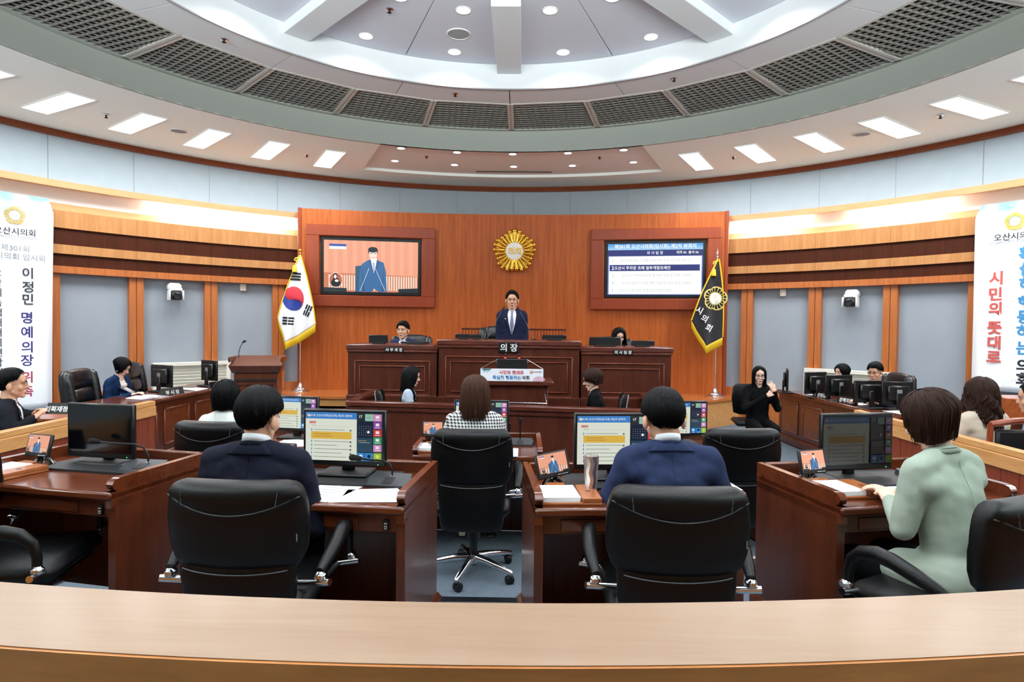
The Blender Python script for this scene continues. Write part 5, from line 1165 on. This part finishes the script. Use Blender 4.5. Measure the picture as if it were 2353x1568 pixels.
    me = remesh(body, vox, 3, 'person'); me.materials.append(skin)
    root = link('person', me, None, M0); tag(root, label, 'person')
    if trous: 
        if not skirt: leg.cap((-.05, 0, hip), (.05, 0, hip), .10, .10, 14)
        else:
            leg = MB()
            for sg in (-1, 1): leg.cap((sg*.085, 0, hip), (sg*.10, .40, hip-.02), .095, .08, 14)
            leg.cap((0, .05, hip), (0, .38, hip-.02), .09, .07, 14)
        tm = remesh(leg, .014, 4, 'trousers' if not skirt else 'skirt'); tm.materials.append(trous); link('trousers' if not skirt else 'skirt', tm, root)
    for sg in (-1, 1):
        if seated: a_, b_ = (sg*.11, .37, .045), (sg*.12, .53, .035)
        else: a_, b_ = (sg*.105, -.05, .045), (sg*.12, .14, .035)
        MB().cap(a_, b_, .042, .034, 12).box(((a_[0]+b_[0])/2, (a_[1]+b_[1])/2, .012), (.07, .24, .02), bev=.008).build('shoe', plastic, root)
    # jacket
    jk = MB(); J = [(-.09, .150, .125), (.02, .152, .118), (.12, .138 if fem else .150, .108), (.24, .140 if fem else .158, .110), (.36, .155*th+.02, .115), (.43, .150*th+.02, .100)]
    if not seated: J[0] = (-.16, .165, .125)
    if flare: J[0] = (-.10, .195, .15); J[1] = (.0, .175, .13); J[2] = (.12, .140, .108)
    for (d0, w0, t0), (d1, w1, t1) in zip(J, J[1:]):
        for sg in (-1, 0, 1): jk.cap(spine(d0, sg*(w0-t0*.85)), spine(d1, sg*(w1-t1*.85)), t0*.9, t1*.9, 14)
    for i, sg in enumerate((-1, 1)):
        jk.cap(spine(.515, sg*.03, -.01), spine(.475, sg*sw_*1.0, -.008), .056, .056, 14); jk.cap(spine(.40, sg*.06, -.01), spine(.42, sg*sw_*.9, -.005), .085, .072, 14)
        el, ha = Vector(arms[i][0]), Vector(arms[i][1]); jk.cap(shl[i]+Vector((0, 0, .0)), el, .064 if not fem else .061, .053 if not fem else .050, 14)
        wr = el.lerp(ha, .93); jk.cap(el, wr, .052 if not fem else .046, .038 if not fem else .034, 14)
    if flare:
        for sg in (-1, 1): jk.cap((sg*.095, -.02, hip+.03), (sg*.105, .17, hip+.015), .115, .095, 14)
    if collar: jk.cap(spine(.50, 0, -.02), spine(.535, 0, -.018), .062, .056, 14)
    jm = remesh(jk, jvox, 9, 'jacket'); jm.materials.append(jac)
    if folds:
        co = [v.co.copy() for v in jm.vertices]; no = [v.normal.copy() for v in jm.vertices]
        for v, c, n_ in zip(jm.vertices, co, no):
            k = noise.noise(Vector((c.x*7+seed, c.y*7, c.z*13)))+.5*noise.noise(Vector((c.x*18, c.y*18+seed, c.z*26)))
            r1 = 1-abs(noise.noise(Vector((c.x*9+5*seed, c.y*9, c.z*9+c.x*7))))*3; v.co = c+n_*(k*folds+max(0, r1)*folds*.6)
        jm.update()
    if sleeve:
        jm.materials.append(sleeve)
        for p in jm.polygons:
            if abs(p.center.x) > sw_-.005 or p.center.y > .2: p.material_index = 1
    jo = link('jacket' if front != 'sweater' else 'sweater', jm, root)
    bvh = BVHTree.FromPolygons([v.co for v in jm.vertices], [tuple(p.vertices) for p in jm.polygons])
    up_ = Vector((0, sin(la), cos(la))); fwd = Vector((0, cos(la), -sin(la)))
    def patch(name, pts, m, off=.004, back=False, th_=.0, n=10, par=None):
        # polygon in (x, d) chest coordinates laid on the jacket; quads between two edge polylines
        mb = MB(); L, Rr = pts; vs = []
        for i in range(n+1):
            for j in range(7):
                def at(P, u):
                    k = min(int(u*(len(P)-1)), len(P)-2); f = u*(len(P)-1)-k; return Vector(P[k]).lerp(Vector(P[k+1]), f)
                a_ = at(L, i/n).lerp(at(Rr, i/n), j/6); o_ = spine(a_.y, a_.x, -.6 if back else .6); d_ = fwd if back else -fwd
                hit = bvh.ray_cast(o_, d_, 1.2)[0]
                if hit is None: hit = spine(a_.y, a_.x, .0)
                vs.append(hit-d_*(off+(th_*sin(pi*j/6))))
        mb.add(vs, [(i*7+j, i*7+j+1, i*7+8+j, i*7+7+j) for i in range(n) for j in range(6)])
        o_ = mb.build(name, m, par or root, ang=60); q = o_.modifiers.new('t', 'SOLIDIFY'); q.thickness = .004; return o_
    if front == 'suit':
        sh = shirt or mat('white shirt', (236, 240, 246), .7)
        patch('shirt_front', ([(-.050, .53), (-.062, .47), (-.048, .36), (-.006, .20)], [(.050, .53), (.062, .47), (.048, .36), (.006, .20)]), sh, .003)
        patch('shirt_collar', ([(-.050, .56), (-.012, .515), (-.03, .48)], [(-.012, .565), (-.004, .53), (-.03, .48)]), sh, .012); patch('shirt_collar', ([(.012, .565), (.004, .53), (.03, .48)], [(.050, .56), (.012, .515), (.03, .48)]), sh, .012)
        if tie: patch('necktie', ([(-.017, .535), (-.010, .50), (-.026, .33), (-.006, .22)], [(.017, .535), (.010, .50), (.026, .33), (.006, .22)]), tie, .010)
        for sg in (-1, 1):
            a_ = [(sg*.05, .545), (sg*.064, .47), (sg*.05, .36), (sg*.005, .19)]; b_ = [(sg*.082, .54), (sg*.115, .44), (sg*.095, .37), (sg*.008, .19)]
            patch('lapel', (a_, b_) if sg < 0 else (b_, a_), jac, .008, th_=.003)
            patch('pocket_flap', ([(sg*.06, .03), (sg*.06, .0)], [(sg*.135, .045), (sg*.135, .015)]), jac, .006, n=3)
        patch('button', ([(-.007, .165), (-.007, .151)], [(.007, .165), (.007, .151)]), plastic, .006, n=2)
        patch('badge', ([(.083, .42), (.083, .405)], [(.098, .42), (.098, .405)]), chrome, .012, n=2)
    elif front == 'open':
        sh = shirt or mat('cream blouse', (236, 222, 216), .7)
        patch('blouse_front', ([(-.045, .53), (-.055, .45), (-.05, .3), (-.04, .05)], [(.045, .53), (.055, .45), (.05, .3), (.04, .05)]), sh, .003)
        patch('bow', ([(-.05, .475), (-.055, .44)], [(.05, .47), (.045, .435)]), sh, .018, n=4, th_=.01); patch('bow_tail', ([(-.016, .45), (-.026, .34)], [(.014, .45), (.0, .33)]), sh, .014, n=5, th_=.006)
        for sg in (-1, 1):
            a_ = [(sg*.045, .545), (sg*.058, .45), (sg*.05, .3)]; b_ = [(sg*.08, .54), (sg*.108, .43), (sg*.055, .28)]; patch('lapel', (a_, b_) if sg < 0 else (b_, a_), jac, .008, th_=.003)
    elif front == 'back':
        cm_ = shirt or mat('white shirt', (236, 240, 246), .7)
        nb = MB(); c0 = neck+Vector((0, -.004, .005)); ring = lambda r, z, k=1: [c0+Vector((r*cos(2*pi*i/28), r*1.02*sin(2*pi*i/28), z+.022*max(0, -sin(2*pi*i/28))*k)) for i in range(28)]
        vs = ring(.0635, .0)+ring(.0595, .034 if not fem else .004); nb.add(vs, [(i, (i+1) % 28, 28+(i+1) % 28, 28+i) for i in range(28)]); o_ = nb.build('shirt_collar', cm_, root, ang=60); q = o_.modifiers.new('t', 'SOLIDIFY'); q.thickness = .004
        nb = MB(); vs = []
        rw = [(.066, .004), (.067, .018), (.071, .019), (.078, .004)]
        if not fem: patch('collar_leaf', ([(-.050, .578), (-.075, .545), (-.108, .505)], [(.050, .578), (.075, .545), (.108, .505)]), jac, .007, back=True)
        for r, z in rw:
            for i in range(25):
                a = pi*(1.5+.5*(i/12-1)); vs.append(c0+Vector((r*cos(a), r*.92*sin(a)-.004, z-.02*abs(i/12-1)**2)))
        nb.add(vs, [(k*25+i, k*25+i+1, k*25+26+i, k*25+25+i) for k in range(len(rw)-1) for i in range(24)]); o_ = nb.build('jacket_collar', jac, root, ang=60); q = o_.modifiers.new('t', 'SOLIDIFY'); q.thickness = .005
        sp = []
        for i in range(16):
            d = .50-.48*i/15; h_ = bvh.ray_cast(spine(d, 0, -.6), fwd, 1.2)[0]
            if h_: sp.append(h_-fwd*.0005)
        if len(sp) > 2: MB().tube(sp, .0022, 5).build('back_seam', jac, root)
    if face_on:
        f = MB()
        for sg in (-1, 1):
            f = MB().ell((sg*.030, .0815, .006), (.0125, .006, .0052), 10, 8, M=H); f.ell((sg*.030, .0862, .0055), (.0055, .003, .0045), 8, 6, 1, M=H); f.tube([(sg*.017, .0835, .008), (sg*.03, .0885, .0125), (sg*.044, .0795, .008)], .0016, 5, 1, M=H)
            f.build('eye', [eye_w, eye_d], root); MB().tube([(sg*.015, .092, .024), (sg*.03, .0915, .030), (sg*.048, .078, .024)], (.0025, .0035, .0015), 6, M=H).build('eyebrow', brow_m, root)
        MB().ell((0, .0925, -.063), (.019 if fem else .021, .004, .0035), 12, 6, M=H).ell((0, .0915, -.0695), (.015, .005, .004), 12, 6, M=H).build('lips', lip_m if not fem else mat('rose lips', (200, 84, 84), .4), root)
    if glasses:
        g_ = MB()
        for sg in (-1, 1):
            g_.tube([(sg*.031+.024*cos(2*pi*i/20), .099-.010*abs(cos(2*pi*i/20)*.5+.5 if sg > 0 else .5-cos(2*pi*i/20)*.5), .005+.0175*sin(2*pi*i/20)) for i in range(20)], .0014, 5, M=H, closed=True); g_.tube([(sg*.055, .09, .01), (sg*.078, .06, .01), (sg*.083, -.01, .008)], .0013, 5, M=H)
        g_.tube([(-.008, .101, .008), (.008, .101, .008)], .0014, 5, M=H); g_.build('glasses', mat('dark spectacle frame', (60, 50, 46), .3, .6), root)
    hk = dict(HAIR[hair]); tab = hk.pop('tab')
    link('hair', hair_mesh(H, hcol, lambda a, tab=tab: interp(tab, a), seed=seed, **hk), root)
    if hair in ('short', 'fringe', 'long', 'verylong', 'bob', 'curly', 'longcurly', 'bob_short'):
        # scalp under the shell so no skin shows through
        sc_ = MB(); sc_.ell((0, -.018, .036), (.0785, .096, .096), 24, 16, M=H); 
        bmv = [Vector(v) for v in sc_.v]; Hi = H.inverted(); keep = []
        for q in sc_.f:
            c_ = Hi @ (sum((bmv[i] for i in q), Vector())/4); a = math.degrees(atan2(c_.x, c_.y)) % 360; te = interp(tab, a)[0]; te = te if interp(tab, a)[1] <= 0 else 125
            ph = math.degrees(math.acos(max(-1, min(1, (c_.z-.036)/.096))))
            if ph < te-4: keep.append(q)
        me = bpy.data.meshes.new('scalp'); me.from_pydata(sc_.v, [], keep); me.materials.append(hcol); me.uv_layers.new(name='UVMap'); me.shade_smooth(); link('scalp', me, root)
    return root
navy = cloth('navy suit cloth', (30, 36, 62)); navyd = cloth('dark navy suit cloth', (24, 26, 41)); navyb = cloth('blue navy suit cloth', (42, 51, 82)); blackc = cloth('black cloth', (10, 11, 13)); charc = cloth('charcoal suit', (26, 29, 36))
green = cloth('sage green cloth', (158, 170, 156)); beige = cloth('beige jacket', (196, 182, 166)); blueg = cloth('grey blue jacket', (128, 148, 178)); navyw = cloth('deep blue blazer', (22, 44, 78)); whitec = cloth('white blouse', (232, 236, 232)); greyc = cloth('pale blue shirt', (172, 186, 200))
hound = mat('houndstooth cloth', (235, 235, 232), .9); nt = hound.node_tree; b = nt.nodes['Principled BSDF']; tc = nt.nodes.new('ShaderNodeTexCoord'); sx = nt.nodes.new('ShaderNodeSeparateXYZ'); nt.links.new(tc.outputs['Object'], sx.inputs[0])
def nm(op, a, b_=None, c=None):
    n = nt.nodes.new('ShaderNodeMath'); n.operation = op
    for i, v in enumerate((a, b_, c)):
        if v is None: continue
        if isinstance(v, (int, float)): n.inputs[i].default_value = v
        else: nt.links.new(v, n.inputs[i])
    return n.outputs[0]
ux = nm('MULTIPLY_ADD', sx.outputs['Y'], .6, sx.outputs['X']); cell = 1/.022
fx = nm('FRACT', nm('MULTIPLY', ux, cell)); fz = nm('FRACT', nm('MULTIPLY', sx.outputs['Z'], cell)); bx = nm('GREATER_THAN', fx, .5); bz = nm('GREATER_THAN', fz, .5)
dg = nm('GREATER_THAN', nm('FRACT', nm('MULTIPLY', nm('ADD', ux, sx.outputs['Z']), cell*2)), .5)
both = nm('MULTIPLY', bx, bz); either = nm('SUBTRACT', nm('ADD', bx, bz), nm('MULTIPLY', both, 2)); blk = nm('ADD', both, nm('MULTIPLY', either, dg))
mx = nt.nodes.new('ShaderNodeMix'); mx.data_type = 'RGBA'; mx.inputs['A'].default_value = (*lin((235, 236, 234)), 1); mx.inputs['B'].default_value = (*lin((34, 34, 38)), 1); nt.links.new(blk, mx.inputs['Factor']); nt.links.new(mx.outputs['Result'], b.inputs['Base Color'])
tieg = mat('grey violet tie', (112, 114, 140), .5); tied = mat('dark patterned tie', (50, 58, 88), .6, var=.6, vscale=200); tieb = mat('black tie', (20, 20, 30), .6)

# on the podium
person('man in dark navy suit and grey tie standing at the middle of the podium', (.055, 8.62, .475), pi, navy, seated=False, front='suit', tie=tieg, glasses=True, trous=navy, vox=.007, jvox=.009, s=1.0, lean=0, hd=(-2, 0, 0), shw=.93, seed=2, folds=.004)
person('man in navy suit seated at the left podium wing, black chair behind', (-1.49, 8.80, .475), pi-.05, navyb, hair='fringe', front='suit', tie=tied, vox=.007, trous=navy, s=.97, lean=4, hd=(0, 0, -8), seed=3, arms=[((-.25, .08, .74), (-.10, .34, .80)), ((.25, .08, .74), (.10, .34, .80))])
person('woman with long black hair seated at the right podium wing, looking down', (1.56, 8.80, .475), pi, blackc, hair='long', fem=True, vox=.007, trous=blackc, s=.93, lean=8, hd=(-16, 0, 8), seed=4, front='sweater')
# clerks
person('clerk with long black hair and black vest in the enclosure, facing right', (-1.16, 7.15, 0), R_(-82), blackc, hair='long', fem=True, vox=.007, trous=blackc, s=.93, lean=6, hd=(-10, 0, 0), seed=5, front='suit', shirt=greyc, sleeve=greyc, arms=[((-.20, .1, .72), (-.1, .34, .78)), ((.20, .1, .72), (.1, .34, .78))])
person('clerk with short curly brown hair and black jacket in the enclosure, facing left', (1.10, 7.05, 0), R_(84), blackc, hair='curly', hcol=h_brown, hscale=1.08, fem=True, vox=.007, trous=blackc, s=.93, lean=8, hd=(-14, 0, 0), seed=6, front='suit', glasses=True)
# near row
person('man with black hair and dark navy suit, seen from behind in the near row left', (-.99, 2.70, .145), R_(-3), navyd, hair='short', front='back', vox=.008, jvox=.010, trous=navyd, s=.97, lean=4, hd=(-6, 3, -12), seed=7, shw=1.22, head_off=(0, .0, -.012), arms=[((-.27, .10, .70), (-.16, .34, .76)), ((.27, .06, .66), (.24, .30, .74))], hscale=1.06)
person('man in navy suit with white collar, seen from behind in the near row right', (.875, 2.72, .165), R_(4), navyb, hair='short', front='back', vox=.008, jvox=.010, trous=navy, s=.97, lean=13, hd=(-16, 0, 2), seed=8, shw=1.16, head_off=(-.01, 0, -.02), arms=[((-.29, .12, .70), (-.18, .34, .76)), ((.30, .12, .70), (.18, .34, .76))], hscale=1.08)
person('woman in sage green jacket with dark brown bob, writing at the right desk', (2.01, 2.53, .155), R_(24), green, hair='bob', hcol=h_brown, fem=True, front='back', shirt=green, vox=.007, jvox=.009, trous=blackc, s=1.0, lean=12, hd=(-24, -4, 24), seed=9, shw=1.16, flare=1, arms=[((-.215, .11, .73), (-.06, .28, .785)), ((.22, .14, .72), (.05, .34, .79))], hscale=1.0, folds=.004)
# second row
person('woman in black and white houndstooth jacket with long brown hair, seen from behind', (-.14, 4.42, .045), 0, hound, hair='long', hcol=h_brown2, fem=True, front='sweater', vox=.008, trous=blackc, s=.99, lean=4, hd=(-8, 0, 0), seed=10, shw=1.1)
person('person with black bob and white collar behind a black chair, second row left', (-2.05, 4.60, 0), R_(-8), whitec, hair='bob', fem=True, front='sweater', vox=.009, trous=blackc, s=.97, lean=2, hd=(-4, 0, 0), seed=11)
# left side
person('man in black suit and glasses at the left edge, seen from the side', (-4.05, 4.98, .02), R_(-58), charc, hair='short', front='suit', glasses=True, vox=.007, trous=charc, s=.98, lean=4, hd=(3, 0, 0), seed=12, arms=[((-.24, .08, .78), (-.10, .20, .90)), ((.25, .08, .78), (.16, .22, .90))])
person('woman in navy blazer and pale bow blouse reading at the left staff desk', (-5.10, 7.85, 0), R_(-95), navyw, hair='bob_short', fem=True, front='open', vox=.007, jvox=.010, trous=navyw, s=.96, lean=14, hd=(-30, 0, 14), seed=13, arms=[((-.22, .12, .72), (-.06, .36, .80)), ((.22, .12, .72), (.08, .38, .80))])
# right side
person('sign language interpreter in black with long hair and glasses, hands raised', (3.27, 8.05, 0), R_(176), blackc, hair='verylong', fem=True, front='sweater', vox=.0065, trous=blackc, s=.93, lean=2, hd=(-8, 0, -6), seed=14, glasses=True, collar=False, arms=[((-.23, .12, .72), (-.13, .27, .98)), ((.22, .16, .72), (-.05, .27, .92))], hand_rot=[(-70, -35), (75, -30)], curls=(.12, .18))
person('woman with black hair beyond the monitors at the right staff desk', (4.76, 8.75, 0), R_(100), blackc, hair='bob_short', fem=True, front='sweater', vox=.008, trous=blackc, s=.93, lean=4, hd=(-6, 0, 0), seed=15)
person('young man with round glasses and dark suit at the right staff desk', (4.70, 7.85, .06), R_(122), navyd, hair='fringe', front='suit', tie=tieb, glasses=True, vox=.007, trous=navyd, s=.94, lean=6, hd=(-8, 0, 6), seed=16, arms=[((-.24, .14, .72), (-.20, .40, .79)), ((.24, .14, .72), (.10, .40, .79))])
person('woman with long wavy brown hair and beige jacket behind the right partition', (3.83, 4.86, .03), R_(8), beige, hair='longcurly', hcol=h_brown, fem=True, front='sweater', vox=.009, trous=blackc, s=1.0, lean=4, hd=(-4, 0, 0), seed=17)
person('person in grey-blue jacket cut by the right edge of the frame', (4.40, 5.0, 0), R_(40), blueg, hair='short', front='back', vox=.009, trous=navy, s=.98, lean=6, hd=(-4, 0, 10), seed=18)
bpy.data.objects.remove(_to)
